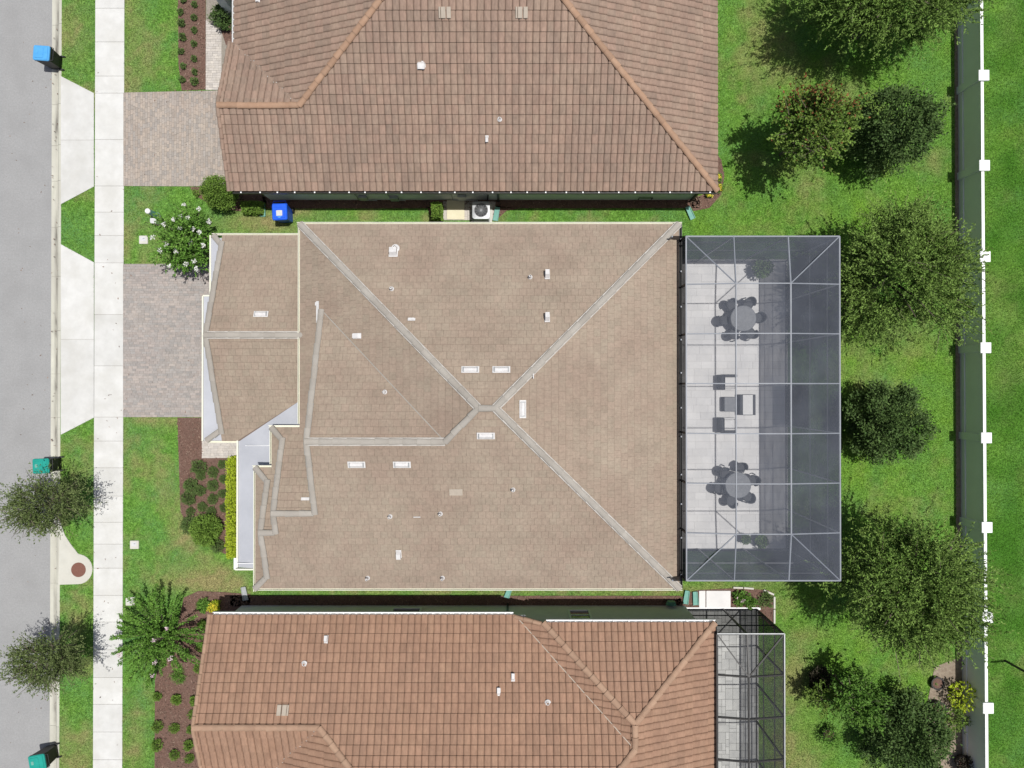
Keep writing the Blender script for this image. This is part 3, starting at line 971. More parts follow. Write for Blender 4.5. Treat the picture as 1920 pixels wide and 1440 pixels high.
# gutters
gz = ZE + .06
for a, b, o in [((XW - .12, YN, gz), (XE + .12, YN, gz), (0, 1, 0)), ((XW, YN, gz), (XW, N2 + .12, gz), (-1, 0, 0)), ((XW, N2, gz), (E2 - .12, N2, gz), (0, 1, 0)),
                ((E2, N2, gz), (E2, N3 + .12, gz), (-1, 0, 0)), ((E2, N3, gz), (E3 - .12, N3, gz), (0, 1, 0)), ((E3, N3, gz), (E3, YS - .12, gz), (-1, 0, 0)),
                ((E3, YS, gz), (XE + .12, YS, gz), (0, -1, 0)), ((GXW - .4, GYN, ZG + .06), (GXE - .5, GYN, ZG + .06), (0, 1, 0)), ((GXW - .55, GYS, ZG + .06), (-10.3, GYS, ZG + .06), (0, -1, 0))]:
    gutter(house_b, a, b, o, M['cream'], w=.075, hangers=None)
eg = gutter(house_b, (XE, YN, gz), (XE, YS, gz), (1, 0, 0), M['bronze'], w=.12, hangers=(M['white'], 1.15))
# white membrane ledge over the garage door, with a raised rim
L = MB()
L.prism([(GXW + .02, GYN - .10), (-11.33, GYN - .10), (-11.33, 3.45), (GXW + .02, 3.45)], ZG - .14, ZG + .01)
L.prism([(GXW + .02, 3.448), (-11.60, 3.448), (-11.60, GYS + .02), (GXW + .02, GYS + .02)], ZG - .14, ZG + .013)
L.build('ledge_roof', M['membrane'], house_b)
R_ = MB()
R_.box((-11.35, (GYN + 3.45) / 2, ZG - .03), (.05, GYN - 3.45, .14))
R_.box((-11.63, (3.45 + GYS) / 2, ZG - .03), (.05, 3.45 - GYS, .14))
R_.box((-11.49, 3.46, ZG - .03), (.26, .05, .138))
R_.build('ledge_rim', M['cream'], house_b)
# white porch roof, shed rising towards the house
pz = lambda x: ZG + .25 * (x + 10.23)
pr = [(-10.28, -6.74), (-8.66, -6.74), (-8.66, -3.0), (-8.1, -3.0), (-8.1, -1.8), (-7.1, -1.8), (-7.1, -.05), (xm(-.21), -.21), (-10.23, GYS), (-10.28, GYS)]
B = MB()
B.poly([(x, y, pz(x) + .02) for x, y in pr])
n_ = len(pr)
for i in range(n_):
    (xa, ya), (xb, yb) = pr[i], pr[(i + 1) % n_]
    B.poly([(xa, ya, pz(xa) + .02), (xa, ya, pz(xa) - .14), (xb, yb, pz(xb) - .14), (xb, yb, pz(xb) + .02)])
porch = B.build('porch_roof', M['membrane'], house_b)
MB().box((-9.6, -6.55, pz(-9.6) + .033), (1.35, .02, .012)).build('membrane_seam', M['white'], porch)
MB().box((-9.0, -2.15, pz(-9.0) + .03), (1.8, .015, .008)).build('membrane_seam', M['white'], porch)
Rm = MB()
Rm.box((-10.31, (GYS - 6.74) / 2 - .0, ZG - .02), (.05, 4.78, .15))
Rm.box((-9.5, -6.765, pz(-9.5) - .0), (1.62, .05, .16))
Rm.build('porch_rim', M['cream'], porch)
MB().box((-10.36, -6.60, ZG - .01), (.14, .42, .14)).build('rim_end', M['white'], porch)
for x, y, s in ((-7.75, -1.62, (.75, .10, .05)), (-8.62, -2.72, (.07, .22, .05))):
    MB().box((x, y, pz(x) + .08), s).build('wall_flashing', M['ac_metal'], porch)
# porch posts
for y in (-2.4, -4.6, -6.5):
    MB().rbox((-10.05, y, (ZG - .14) / 2), (.26, .26, ZG - .16), .02).build('porch_post', M['stucco_b'], house_b)
# garage door in the front wall
gd = MB().box((GXW + .02, .72, 1.1), (.06, 4.9, 2.2)).build('garage_door', M['white'], house_b)
for k in range(1, 4):
    MB().box((GXW - .014, .72, .55 * k), (.008, 4.88, .02)).build('panel_groove', M['ac_metal'], gd)
# roof furniture
for px, py, pl, al in [(669, 870, B_south, True), (754, 870, B_south, True), (911, 816, B_south, True), (882, 694, B_north, True), (940, 694, B_north, True), (979, 767, B_east, True), (490, 590, G_north, True)]:
    slot_vent(roof_b, px, py, pl, al, w=.58 if pl is not G_north else .52)
hood_vent(roof_b, 738, 476, B_north, .25, .25, .2)
for px, py, pl in [(742, 466, B_north), (735, 542, B_north), (722, 735, B_g1n), (732, 968, B_south), (826, 963, B_south), (690, 1083, B_south), (830, 1083, B_south), (962, 918, B_south), (994, 520, B_north)]:
    pipe_vent(roof_b, px, py, pl, r=.042 if px != 742 else .075)
hood_vent(roof_b, 772, 600, B_north, .20, .08, .05)
hood_vent(roof_b, 671, 630, B_west3, .15, .28, .09)
hood_vent(roof_b, 1026, 518, B_north, .14, .24, .22)
hood_vent(roof_b, 1026, 598, B_north, .14, .24, .22)
hood_vent(roof_b, 748, 1037, B_south, .15, .26, .16)
flat_patch(roof_b, 573, 936, B_g2na, .28, .10)
flat_patch(roof_b, 782, 968, B_south, .24, .03)
flat_patch(roof_b, 1000, 705, B_north, .03, .22)
flat_patch(roof_b, 595, 570, B_west2, .12, .10, lift=.06)
flat_patch(roof_b, 597, 585, [(XW, 2.78, ZE), (XW, N2, ZE), (X1, N2 - .8, zw(X1)), (X1, 2.78, zw(X1))], .75, .11, lift=.05)
flat_patch(roof_b, 855, 922, B_south, .44, .24, m='pale_tile', name='replaced_tile', lift=.036)

# ================================================================== HOUSE AT THE TOP (rolled brown tiles)
house_a = thing('house', 'brown rolled-tile house with orange ridge caps at the top edge', 'house')
AZ, AYS, AYN, AXE, AXW = 2.75, 7.38, 20.18, 7.68, -10.40
AYR, AZR = 13.78, 2.75 + .4 * 6.4
AG, AGZ, AGX = 10.14, 2.75 + .4 * 2.76, -10.58          # front gable ridge
A_south = [(AXW, AYS, AZ), (AXE, AYS, AZ), (AXE - 6.4, AYR, AZR), (AXW + 6.4, AYR, AZR)]
A_southw = [(AGX, AYS, AZ), (AXW, AYS, AZ), (AXW + 2.76, AG, AGZ), (AGX, AG, AGZ)]
A_east = [(AXE, AYS, AZ), (AXE, AYN, AZ), (AXE - 6.4, AYR, AZR)]
A_north = [(AXE, AYN, AZ), (AXW, AYN, AZ), (AXW + 6.4, AYR, AZR), (AXE - 6.4, AYR, AZR)]
A_west = [(AXW, 12.90, AZ), (AXW + 2.76, AG, AGZ), (AXW + 6.4, AYR, AZR), (AXW, AYN, AZ)]
A_gn = [(AGX, AG, AGZ), (AXW + 2.76, AG, AGZ), (AXW, 12.90, AZ), (AGX, 12.90, AZ)]
A_planes = [A_south, A_southw, A_east, A_north, A_west, A_gn]
roof_a = deck_mesh(A_planes).build('roof', M['deck'], house_a)
tile_roof(roof_a, A_planes, AZ, .242, .336, ROLL, (M['tile_a'], M['tile_ao']), False)
wall_a = MB().prism([(AXW + .55, AYS + .28), (AXE - .4, AYS + .28), (AXE - .4, AYN - .4), (AXW + .55, AYN - .4)], 0, AZ - .02).build('wall', M['stucco_a'], house_a)
MB().prism([(AGX + .02, AYS + .02), (AXE - .02, AYS + .02), (AXE - .02, AYN - .02), (AXW + .02, AYN - .02), (AXW + .02, 12.9), (AGX + .02, 12.9)], AZ - .14, AZ - .012).build('soffit', M['white'], house_a)
W = MB()
gable(W, AGX, [(12.8, AZ), (AG, AGZ - .03), (AYS + .1, AZ), (AYS + .1, AZ - .1), (12.8, AZ - .1)])
W.build('gable_wall', M['stucco_a'], house_a)
ca = dict(material=M['cap_a'], width=.23, length=.36)
for a, b in [((AXE, AYS, AZ), (AXE - 6.4, AYR, AZR)), ((AXW + 2.76, AG, AGZ), (AXW + 6.4, AYR, AZR)), ((AGX, AG, AGZ), (AXW + 2.76, AG, AGZ)), ((AXW + 6.4, AYR, AZR), (AXE - 6.4, AYR, AZR)),
             ((AXE, AYN, AZ), (AXE - 6.4, AYR, AZR)), ((AXW, AYN, AZ), (AXW + 6.4, AYR, AZR))]:
    caps(roof_a, a, b, **ca)
cr = dict(material=M['tile_ao'], width=.15, length=.36, rise=.08, name='rake_tile')
caps(roof_a, (AGX, AYS, AZ), (AGX, AG, AGZ), **cr)
caps(roof_a, (AGX, 12.9, AZ), (AGX, AG, AGZ), **cr)
MB().beam((AXW, 12.9, AZ + .03), (AXW + 2.76, AG, AGZ + .03), .10, .012).build('valley_flashing', M['mortar'], roof_a)
gutter(house_a, (AGX + .1, AYS, AZ + .05), (AXE, AYS, AZ + .05), (0, -1, 0), M['bronze'], w=.10, hangers=(M['white'], .66))
gutter(house_a, (AXW, 12.95, AZ + .05), (AXW, AYN, AZ + .05), (-1, 0, 0), M['white'], w=.10)
for px, py in ((833, 23), (977, 23)):
    twin_vent(roof_a, px, py, A_south)
hood_vent(roof_a, 790, 122, A_south, .24, .24, .12)
hood_vent(roof_a, 913, 260, A_south, .10, .20, .12)
pipe_vent(roof_a, 937, 224, A_south, .05, .12)
hood_vent(roof_a, 486, 2, A_west, .14, .12, .10)
# south wall fittings: downspouts, conduit, boxes
ys = AYS + .27
def downspout(house, x, y, zt, m, out=-1):
    return MB().box((x, y + out * .04, zt / 2), (.08, .07, zt)).build('downspout', m, house)
for px in (935, 1290):
    downspout(house_a, P(px, 376).x, ys - .01, AZ - .15, M['bronze'])
for x0, x1, z in ((-6.2, -5.5, .9), (-4.9, -4.35, .8), (-2.4, -1.4, 1.0)):
    MB().box(((x0 + x1) / 2 - .1, ys - .06, z), (.32, .11, .42)).build('meter_box', M['ac_metal'], house_a)
    MB().tube([(x0, ys - .03, 1.6), (x0, ys - .03, .5), (x1, ys - .03, .42), (x1, ys - .03, .1)], .018, 6).build('conduit', M['ac_metal'], house_a)
MB().tube([(P(1200, 365, 1).x, ys - .03, .55), (P(1200, 365, 1).x, ys - .04, .85), (P(1225, 365, 1).x, ys - .05, .88), (P(1225, 365, 1).x, ys - .03, .6)], .02, 6).build('hose_pipe', M['black'], house_a)
MB().tube([(-2.0, ys - .03, .30), (-1.0, ys - .05, .30), (-.95, ys - .03, 1.2)], .03, 6).build('conduit', M['black'], house_a)
# porch column at the entry
col_ = MB().rbox((-11.35, 15.25, 1.3), (.34, .34, 2.6), .02)
col_.box((-11.35, 15.25, .15), (.44, .44, .3))
col_.build('porch_column', M['stucco_a'], house_a)
MB().prism([(-11.18, 15.0), (-10.38, 15.0), (-10.38, 18.5), (-11.18, 18.5)], 2.6, 2.85).build('porch_beam', M['white'], house_a)

# ================================================================== HOUSE AT THE BOTTOM (rolled red-brown tiles)
house_c = thing('house', 'red-brown rolled-tile house with buff ridge caps at the bottom edge', 'house')
CZ, CYN, CXW, CYR = 2.75, -8.48, -10.33, -14.9
CZR = CZ + .4 * 6.42
CG, CGZ, CGX = -12.01, CZ + .4 * 3.53, -11.28
WX, WZ, WXE, WZE, WYN = 4.30, 4.42, 7.44, 4.42 - .4 * 3.14, -8.63       # east wing
WXW = WX - (WZ - WZE) / .4
def zcn(y): return CZ + .4 * (CYN - y)
def zww(x): return WZ - .4 * (WX - x)
J = (WX, -12.655, WZ)
hipS = (J[0] - (CZR - WZ) / .4, CYR, CZR)
C_n1 = [(CXW, CYN, CZ), (.125, CYN, CZ), J, hipS, (CXW + 6.42, CYR, CZR)]
C_n0 = [(CGX, CYN, CZ), (CXW, CYN, CZ), (CXW + 3.53, CG, CGZ), (CGX, CG, CGZ)]
C_gs = [(CGX, CG, CGZ), (CXW + 3.53, CG, CGZ), (CXW, CG - 3.53, CZ), (CGX, CG - 3.53, CZ)]
C_w = [(CXW, CG - 3.53, CZ), (CXW + 3.53, CG, CGZ), (CXW + 6.42, CYR, CZR), (CXW, -21.3, CZ)]
C_s = [(CXW, -21.3, CZ), (CXW + 6.42, CYR, CZR), hipS, (WXE, -21.3, WZE)]
C_e = [(WXE, WYN, WZE), (WX, WYN - 3.14, WZ), J, (WXE, J[1], WZE)]
C_e2 = [(WXE, J[1], WZE), J, hipS, (WXE, -21.3, WZE)]
C_wn = [(WXW, WYN, WZE), (WXE, WYN, WZE), (WX, WYN - 3.14, WZ)]
C_ww = [(.125, CYN - .02, CZ), (WXW, WYN, WZE), (WX, WYN - 3.14, WZ), J]
C_planes = [(C_n1, CZ), (C_n0, CZ), (C_gs, CZ), (C_w, CZ), (C_s, CZ), (C_e, WZE), (C_e2, WZE), (C_wn, WZE), (C_ww, CZ)]
roof_c = deck_mesh([p for p, z in C_planes]).build('roof', M['deck'], house_c)
tile_roof(roof_c, C_planes, CZ, .242, .336, ROLL, (M['tile_c'], M['tile_co']), False)
wall_c = MB().prism([(-10.98, CYN - .37), (7.02, CYN - .37), (7.02, -20.9), (-10.0, -20.9)], 0, CZ - .02).build('wall', M['stucco_c'], house_c)
MB().prism([(1.5, WYN - .2), (7.02, WYN - .2), (7.02, -11.5), (1.5, -11.5)], CZ - .03, WZE - .02).build('wing_wall', M['stucco_c'], house_c)
MB().prism([(CGX + .02, CYN - .02), (.5, CYN - .02), (.5, -21.2), (CXW + .02, -21.2), (CXW + .02, CG - 3.5), (CGX + .02, CG - 3.5)], CZ - .14, CZ - .012).build('soffit', M['white'], house_c)
MB().prism([(1.45, WYN - .02), (WXE - .02, WYN - .02), (WXE - .02, -21.2), (5.9, -21.2), (5.9, -10), (1.45, -9.4)], WZE - .14, WZE - .012).build('soffit', M['white'], house_c)
W = MB()
gable(W, CGX, [(CYN - .1, CZ), (CG, CGZ - .03), (CG - 3.45, CZ), (CG - 3.45, CZ - .1), (CYN - .1, CZ - .1)])
W.build('gable_wall', M['stucco_c'], house_c)
cc = dict(material=M['cap_c'], width=.23, length=.36)
for a, b in [((CXW + 3.53, CG, CGZ), (CXW + 6.42, CYR, CZR)), ((CGX, CG, CGZ), (CXW + 3.53, CG, CGZ)), ((WXW, WYN, WZE), (WX, WYN - 3.14, WZ)), ((WXE, WYN, WZE), (WX, WYN - 3.14, WZ)), ((WX, WYN - 3.14, WZ), J), (J, hipS),
             ((CXW + 6.42, CYR, CZR), hipS), ((CXW, -21.3, CZ), (CXW + 6.42, CYR, CZR)), ((WXE, -21.3, WZE), hipS)]:
    caps(roof_c, a, b, **cc)
crc = dict(material=M['cap_c'], width=.15, length=.36, rise=.08, name='rake_tile')
caps(roof_c, (CGX, CYN, CZ), (CGX, CG, CGZ), **crc)
caps(roof_c, (CGX, CG - 3.53, CZ), (CGX, CG, CGZ), **crc)
caps(roof_c, (.125, CYN - .05, CZ), (WXW, WYN - .05, WZE), **crc)
MB().beam((.125, CYN, CZ + .07), (J[0], J[1], J[2] + .07), .032, .012).build('valley_flashing', M['pale_tile'], roof_c)
MB().beam((CXW, CG - 3.53, CZ + .03), (CXW + 3.53, CG, CGZ + .03), .10, .012).build('valley_flashing', M['mortar'], roof_c)
gutter(house_c, (CGX + .1, CYN, CZ + .05), (.05, CYN, CZ + .05), (0, 1, 0), M['white'], w=.10, hangers=(M['white'], .66))
gutter(house_c, (WXW + .1, WYN, WZE + .05), (WXE + .05, WYN, WZE + .05), (0, 1, 0), M['white'], w=.10, hangers=(M['white'], .66))
gutter(house_c, (WXE, WYN, WZE + .05), (WXE, -21.2, WZE + .05), (1, 0, 0), M['bronze'], w=.10)
for px, py in ((571, 1244), (1027, 1317)):
    pipe_vent(roof_c, px, py, C_n1, .06, .12)
for px, py in ((612, 1199), (962, 1270), (935, 1297)):
    hood_vent(roof_c, px, py, C_n1, .11, .24, .14)
twin_vent(roof_c, 532, 1332, C_n1)
# wall fittings
yw = CYN - .36
def window(house, x0, x1, z0, z1, y):
    w = MB()
    t = .07
    w.box(((x0 + x1) / 2, y + .02, z0 - t / 2), (x1 - x0 + 2 * t, .10, t))
    w.box(((x0 + x1) / 2, y + .02, z1 + t / 2), (x1 - x0 + 2 * t, .10, t))
    for x in (x0 - t / 2, x1 + t / 2):
        w.box((x, y + .018, (z0 + z1) / 2), (t, .098, z1 - z0))
    o = w.build('window', M['white'], house)
    MB().box(((x0 + x1) / 2, y + .004, (z0 + z1) / 2), (x1 - x0, .02, z1 - z0)).build('pane', M['glass'], o)
    MB().box(((x0 + x1) / 2, y + .022, (z0 + z1) / 2), (x1 - x0, .03, .05)).build('sash_bar', M['white'], o)
window(house_c, 2.27, 3.0, 1.2, 2.2, yw)
window(house_c, -4.70, -3.65, .95, 2.1, yw)
downspout(house_c, P(952, 1130).x, yw, CZ - .15, M['bronze'], 1)
rl = MB()
for k in range(5):
    rl.lathe((0, 0, 0), [(.20 - k * .012, -.012 + .03 * k), (.215 - k * .012, .0 + .03 * k), (.20 - k * .012, .012 + .03 * k)], 18)
ro = rl.build('hose_reel', M['splash'], house_c)
ro.location = (P(1258, 1133, .6).x, yw + .1, .6)
ro.rotation_euler = (rad(-90), 0, 0)
# the two neighbours stand a third of a metre lower than the middle house
for h_ in (house_a, house_c):
    h_.location = (0, 0, -.33)
    h_.scale = (1.012, 1.012, 1.0)

# ================================================================== SCREEN ENCLOSURES
def enclosure(name, label, X, Y, zin, zout, zdeck, frame, roof_m, wall_m, rails, west, south_open=False, fw=.044, dense=(), brace=True, rail_m=None):
    rail_m = rail_m or frame
    e = thing(name, label, 'screen enclosure')
    nx, ny = len(X), len(Y)
    def z(i, j):
        return zout if (i in (0, nx - 1) or j == 0 or (j == ny - 1 and not south_open)) else zin
    pt = lambda i, j: Vector((X[i], Y[j], z(i, j)))
    for j in range(ny):
        for i in range(nx - 1):
            MB().beam(pt(i, j), pt(i + 1, j), fw * .8 if 0 < j < ny - 1 else fw, fw * 1.5).build('roof_beam', frame, e)
    for i in range(nx):
        for j in range(ny - 1):
            MB().beam(pt(i, j) + Vector((0, 0, .004)), pt(i, j + 1) + Vector((0, 0, .004)), fw * .75 if i in (1,) else fw, fw * 1.5).build('purlin', frame, e)
    if brace:
        cs = [((0, 0), (1, 1)), ((nx - 1, 0), (nx - 2, 1))]
        if not south_open:
            cs += [((0, ny - 1), (1, ny - 2)), ((nx - 1, ny - 1), (nx - 2, ny - 2))]
        for a, b in cs:
            MB().beam(pt(*a) + Vector((0, 0, .01)), pt(*b) + Vector((0, 0, .01)), fw * .8, fw * .8).build('corner_brace', frame, e)
    for i in range(nx - 1):
        for j in range(ny - 1):
            q = [pt(i, j), pt(i, j + 1), pt(i + 1, j + 1), pt(i + 1, j)]
            MB().poly([p + Vector((0, 0, .03)) for p in q]).build('roof_screen', roof_m, e)
    x1, y0, y1 = X[-1], Y[0], Y[-1]
    hs = [zdeck] + rails + [zout]
    # east wall
    for j in range(ny):
        MB().beam((x1, Y[j], zdeck), (x1, Y[j], zout), fw, fw).build('post', frame, e)
    for j in range(ny - 1):
        for r in rails + [zdeck + .03]:
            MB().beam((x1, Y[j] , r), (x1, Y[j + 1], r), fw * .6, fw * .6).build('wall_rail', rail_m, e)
        MB().poly([(x1 + .02, Y[j], zdeck), (x1 + .02, Y[j + 1], zdeck), (x1 + .02, Y[j + 1], zout), (x1 + .02, Y[j], zout)]).build('wall_screen', M['screen_wall_d'] if j in dense else wall_m, e)
    # north (and south) walls
    for y, s in ((y0, 1), (y1, -1)):
        if s == -1 and south_open:
            continue
        xs = [west] + X[1:]
        for x in xs[:-1]:
            MB().beam((x, y, zdeck), (x, y, zout), fw, fw).build('post', frame, e)
        for a, b in zip(xs[:-1], xs[1:]):
            for r in rails + [zdeck + .03]:
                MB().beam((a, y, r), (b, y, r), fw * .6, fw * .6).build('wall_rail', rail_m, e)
            MB().poly([(a, y + s * .02, zdeck), (b, y + s * .02, zdeck), (b, y + s * .02, zout), (a, y + s * .02, zout)]).build('wall_screen', wall_m, e)
    return e
DZ = .05
XA = [5.99, 7.63, 9.50, 11.27]
YA = [5.21, 3.56, 1.852, .144, -1.564, -3.272, -4.98, -6.62]
deck_a = paver_field('patio', [(5.45, 5.30), (11.36, 5.30), (11.36, -6.71), (5.45, -6.71)], M['deck_w'], z=DZ, sizes=((.6, .3), (.6, .3), (.45, .3)), along='x', gap=.004)
cage_a = enclosure('screen_enclosure', 'large white-framed screen enclosure over the middle patio', XA, YA, 5.13, 4.90, DZ, M['white_al'], M['screen_roof'], M['screen_wall'], [2.45, 3.95], 5.52, dense=(4,), rail_m=M['rail_shade'])
# screened riser standing on the eave
for j in range(len(YA)):
    MB().beam((5.99, YA[j], 4.25), (5.99, YA[j], 4.9), .06, .06).build('riser_post', M['bronze'], cage_a)
for j in range(len(YA) - 1):
    MB().poly([(6.0, YA[j], 4.28), (6.0, YA[j + 1], 4.28), (6.0, YA[j + 1], 4.9), (6.0, YA[j], 4.9)]).build('riser_screen', M['screen_wall'], cage_a)
# denser lower screen in one bay of the east wall
MB().poly([(11.245, .10, DZ), (11.245, -1.52, DZ), (11.245, -1.52, 2.4), (11.245, .10, 2.4)]).build('kick_screen', M['screen_wall_d'], cage_a)

ZC = .05
XC = [7.56, 8.67, 10.04]
YC = [-9.09, -10.59, -12.14, -13.70, -15.25, -16.8]
deck_c = tag(MB().prism([(6.95, -9.02), (10.14, -9.02), (10.14, -17.2), (6.95, -17.2)], -.03, ZC - .03).build('patio', M['concrete']), kind='structure')
EXCLUDE.append([(6.95, -9.02), (10.16, -9.02), (10.16, -17.2), (6.95, -17.2)])
# random-sized grey slabs, each its own piece
meshes = {}
def slab_piece(x, y, w, d):
    key = (w, d)
    if key not in meshes:
        meshes[key] = MB().rbox((w / 2, d / 2, 0), (w - .008, d - .008, .04), .008, bevel=.005, seg=1).mesh('paving_slab', M['deck_g'])
    o = link('paving_slab', meshes[key], deck_c)
    o.location = (x, y, ZC - .02 + random.uniform(-.002, .002))
u = .15
gx, gy = 21, 54
used = np.zeros((gx, gy), bool)
for j in range(gy):
    for i in range(gx):
        if used[i, j]:
            continue
        for (a, b) in random.sample([(3, 2), (2, 2), (2, 3), (2, 1), (1, 2)], 5) + [(1, 1)]:
            if i + a <= gx and j + b <= gy and not used[i:i + a, j:j + b].any():
                used[i:i + a, j:j + b] = True
                slab_piece(6.97 + i * u, -17.15 + j * u, round(a * u, 3), round(b * u, 3))
                break
cage_c = enclosure('screen_enclosure', 'smaller bronze-framed screen enclosure beside the bottom house', XC, YC, 3.25, 3.05, ZC, M['bronze'], M['screen_roof_c'], M['screen_wall_c'], [.9, 2.1], 7.06, south_open=False, fw=.06)
MB().box((8.6, -9.07, .06), (3.2, .10, .07)).build('kerb_sill', M['white'], cage_c)
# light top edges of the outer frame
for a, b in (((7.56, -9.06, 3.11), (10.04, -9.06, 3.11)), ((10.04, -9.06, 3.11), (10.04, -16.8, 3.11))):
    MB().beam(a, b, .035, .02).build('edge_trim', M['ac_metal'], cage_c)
# low planting round the steps of the bottom enclosure
step = thing('stepping_pad', 'pale grey paved landing with a narrow step, outside the bottom enclosure', 'paving')
for x0, x1 in ((1310, 1322), (1323.5, 1369)):
    a, b = P(x0, 1107), P(x1, 1139)
    MB().rbox(((a.x + b.x) / 2, (a.y + b.y) / 2, .03), (b.x - a.x, a.y - b.y, .08), .01, bevel=.006, seg=1).build('paving_slab', M['deck_w'], step)
EXCLUDE.append([P2(1308, 1104), P2(1371, 1104), P2(1371, 1141), P2(1308, 1141)])

# ================================================================== BACK FENCE
FX0, FX1, FH = P(1803, 0).x, P(1803, 0).x, 1.40
def fx(y):      # the fence runs at a small angle to the house
    return 18.56 + (-y) * .0035
fence = thing('fence', 'long grey wall fence with white square post caps along the back lawn', 'fence')
post_py = [-200, -28, 141, 310, 481, 652, 821, 989, 1158, 1328, 1497, 1668]
k_ = (CAM_H - FH) / CAM_H
py_w = [P(1848, q, FH + .1).y for q in post_py]
for y in py_w:
    po = MB().rbox((fx(y), y, (FH + .04) / 2), (.30, .30, FH + .04), .01, seg=1).build('post', M['fence_grey'], fence)
    cp = MB().rbox((fx(y), y, FH + .08), (.42, .42, .08), .015, bevel=.015, seg=2)
    cp.build('cap', M['white'], po)
for a, b in zip(py_w[:-1], py_w[1:]):
    ya, yb = a - .15, b + .15
    ym = (ya + yb) / 2
    MB().beam((fx(ya), ya, FH / 2 - .02), (fx(yb), yb, FH / 2 - .02), .10, FH - .08).build('panel', M['fence_grey'], fence)
    MB().beam((fx(ya), ya, FH - .03), (fx(yb), yb, FH - .03), .115, .06).build('coping', M['white'], fence)
    MB().beam((fx(ya) - .02, ya, .14), (fx(yb) - .02, yb, .14), .13, .28).build('plinth', M['fence_grey'], fence)

# ================================================================== SERVICE PAD AND AIR CONDITIONER
acpad = [P2(831, 378), P2(929, 378), P2(929, 413), P2(831, 413)]
svc = paver_field('service_pad', acpad, M['paver_c'], z=.03, sizes=((.22, .2), (.2, .2), (.25, .2)))
a, b = P(838, 376), P(871, 412)
tag(MB().rbox(((a.x + b.x) / 2, (a.y + b.y) / 2, .04), (b.x - a.x, a.y - b.y, .06), .01, bevel=.006, seg=1).build('concrete_pad', M['pad']), 'empty cream concrete pad beside the air conditioner', 'concrete pad')
# condenser
aw, ah = .70, .78
cpos = P(902, 394, ah)
ac = thing('air_conditioner', 'square grey air conditioner with round fan grille between the upper houses', 'air conditioner', loc=(cpos.x, cpos.y, .05))
MB().rbox((0, 0, .03), (.85, .85, .06), .02).build('base_pad', M['concrete'], ac)
MB().rbox((0, 0, .06 + (ah - .12) / 2), (aw - .04, aw - .04, ah - .14), .06).build('cabinet', M['bronze'], ac)
for z in [.10 + .05 * k for k in range(12)]:
    MB().rbox((0, 0, z), (aw - .015, aw - .015, .02), .06).build('louvre', M['ac_metal'], ac)
top = MB()
N = 32
o_, i_ = [], []
for k in range(N):
    a = 2 * math.pi * (k + .5) / N
    ca, sa = math.cos(a), math.sin(a)
    s = (aw / 2) / max(abs(ca), abs(sa))
    s = min(s, aw / 2 * 1.28)
    o_.append((ca * s, sa * s, ah - .06)); i_.append((ca * .275, sa * .275, ah - .05))
top.add(o_ + i_ + [(x, y, ah - .14) for x, y, z in o_] + [(x, y, ah - .2) for x, y, z in i_],
        [[k, (k + 1) % N, N + (k + 1) % N, N + k] for k in range(N)] + [[2 * N + k, 2 * N + (k + 1) % N, (k + 1) % N, k] for k in range(N)] + [[N + k, N + (k + 1) % N, 3 * N + (k + 1) % N, 3 * N + k] for k in range(N)])
top.build('top_panel', M['ac_metal'], ac)
gr = MB()
for r in (.06, .105, .15, .195, .24):
    gr.lathe((0, 0, ah - .05), [(r - .006, 0), (r, .008), (r + .006, 0)], 28)
for k in range(6):
    a = math.pi * k / 6
    gr.beam((-.275 * math.cos(a), -.275 * math.sin(a), ah - .052), (.275 * math.cos(a), .275 * math.sin(a), ah - .052), .008, .008)
gr.build('fan_grille', M['ac_metal'], ac)
fan = MB().lathe((0, 0, ah - .16), [(.07, 0), (.07, .05), (.0, .06)], 16)
for k in range(4):
    a = 2 * math.pi * k / 4 + .4
    ca, sa = math.cos(a), math.sin(a)
    pts = [(r * math.cos(a + t), r * math.sin(a + t), ah - .14 + dz) for r, t, dz in ((.06, -.3, -.02), (.25, -.42, -.03), (.26, .28, .03), (.06, .35, .02))]
    fan.poly(pts); fan.poly([(x, y, z - .006) for x, y, z in pts[::-1]])
fan.build('fan', M['vent'], ac)

# splash blocks under the downspouts
def splash(px, py, rz, label, m='splash'):
    p = P(px, py)
    S = MB()
    S.hexa([(-.10, -.28, 0), (.10, -.28, 0), (.08, .28, 0), (-.08, .28, 0), (-.10, -.28, .05), (.10, -.28, .05), (.08, .28, .08), (-.08, .28, .08)])
    for s in (-1, 1):
        S.beam((s * .10, -.28, .06), (s * .085, .28, .09), .025, .05)
    o = S.build('splash_block', M[m])
    o.location = (p.x, p.y, .02)
    o.rotation_euler = (0, 0, rz)
    tag(o, label, 'splash block', 'green splash blocks at the downspouts')
splash(931, 402, rad(-10), 'green splash block beside the air conditioner')
splash(1293, 400, rad(25), 'green splash block at the corner of the top house')
splash(954, 1108, rad(-20), 'green splash block midway along the bottom house wall')
splash(1286, 1119, rad(-8), 'left of two green splash blocks beside the paved landing')
splash(1303, 1121, rad(4), 'right of two green splash blocks beside the paved landing')
splash(494, 394, 0, 'green splash block beside the small hedge and blue bin')
splash(460, 1112, rad(10), 'pale splash block at the left end of the bottom house', 'ac_metal')

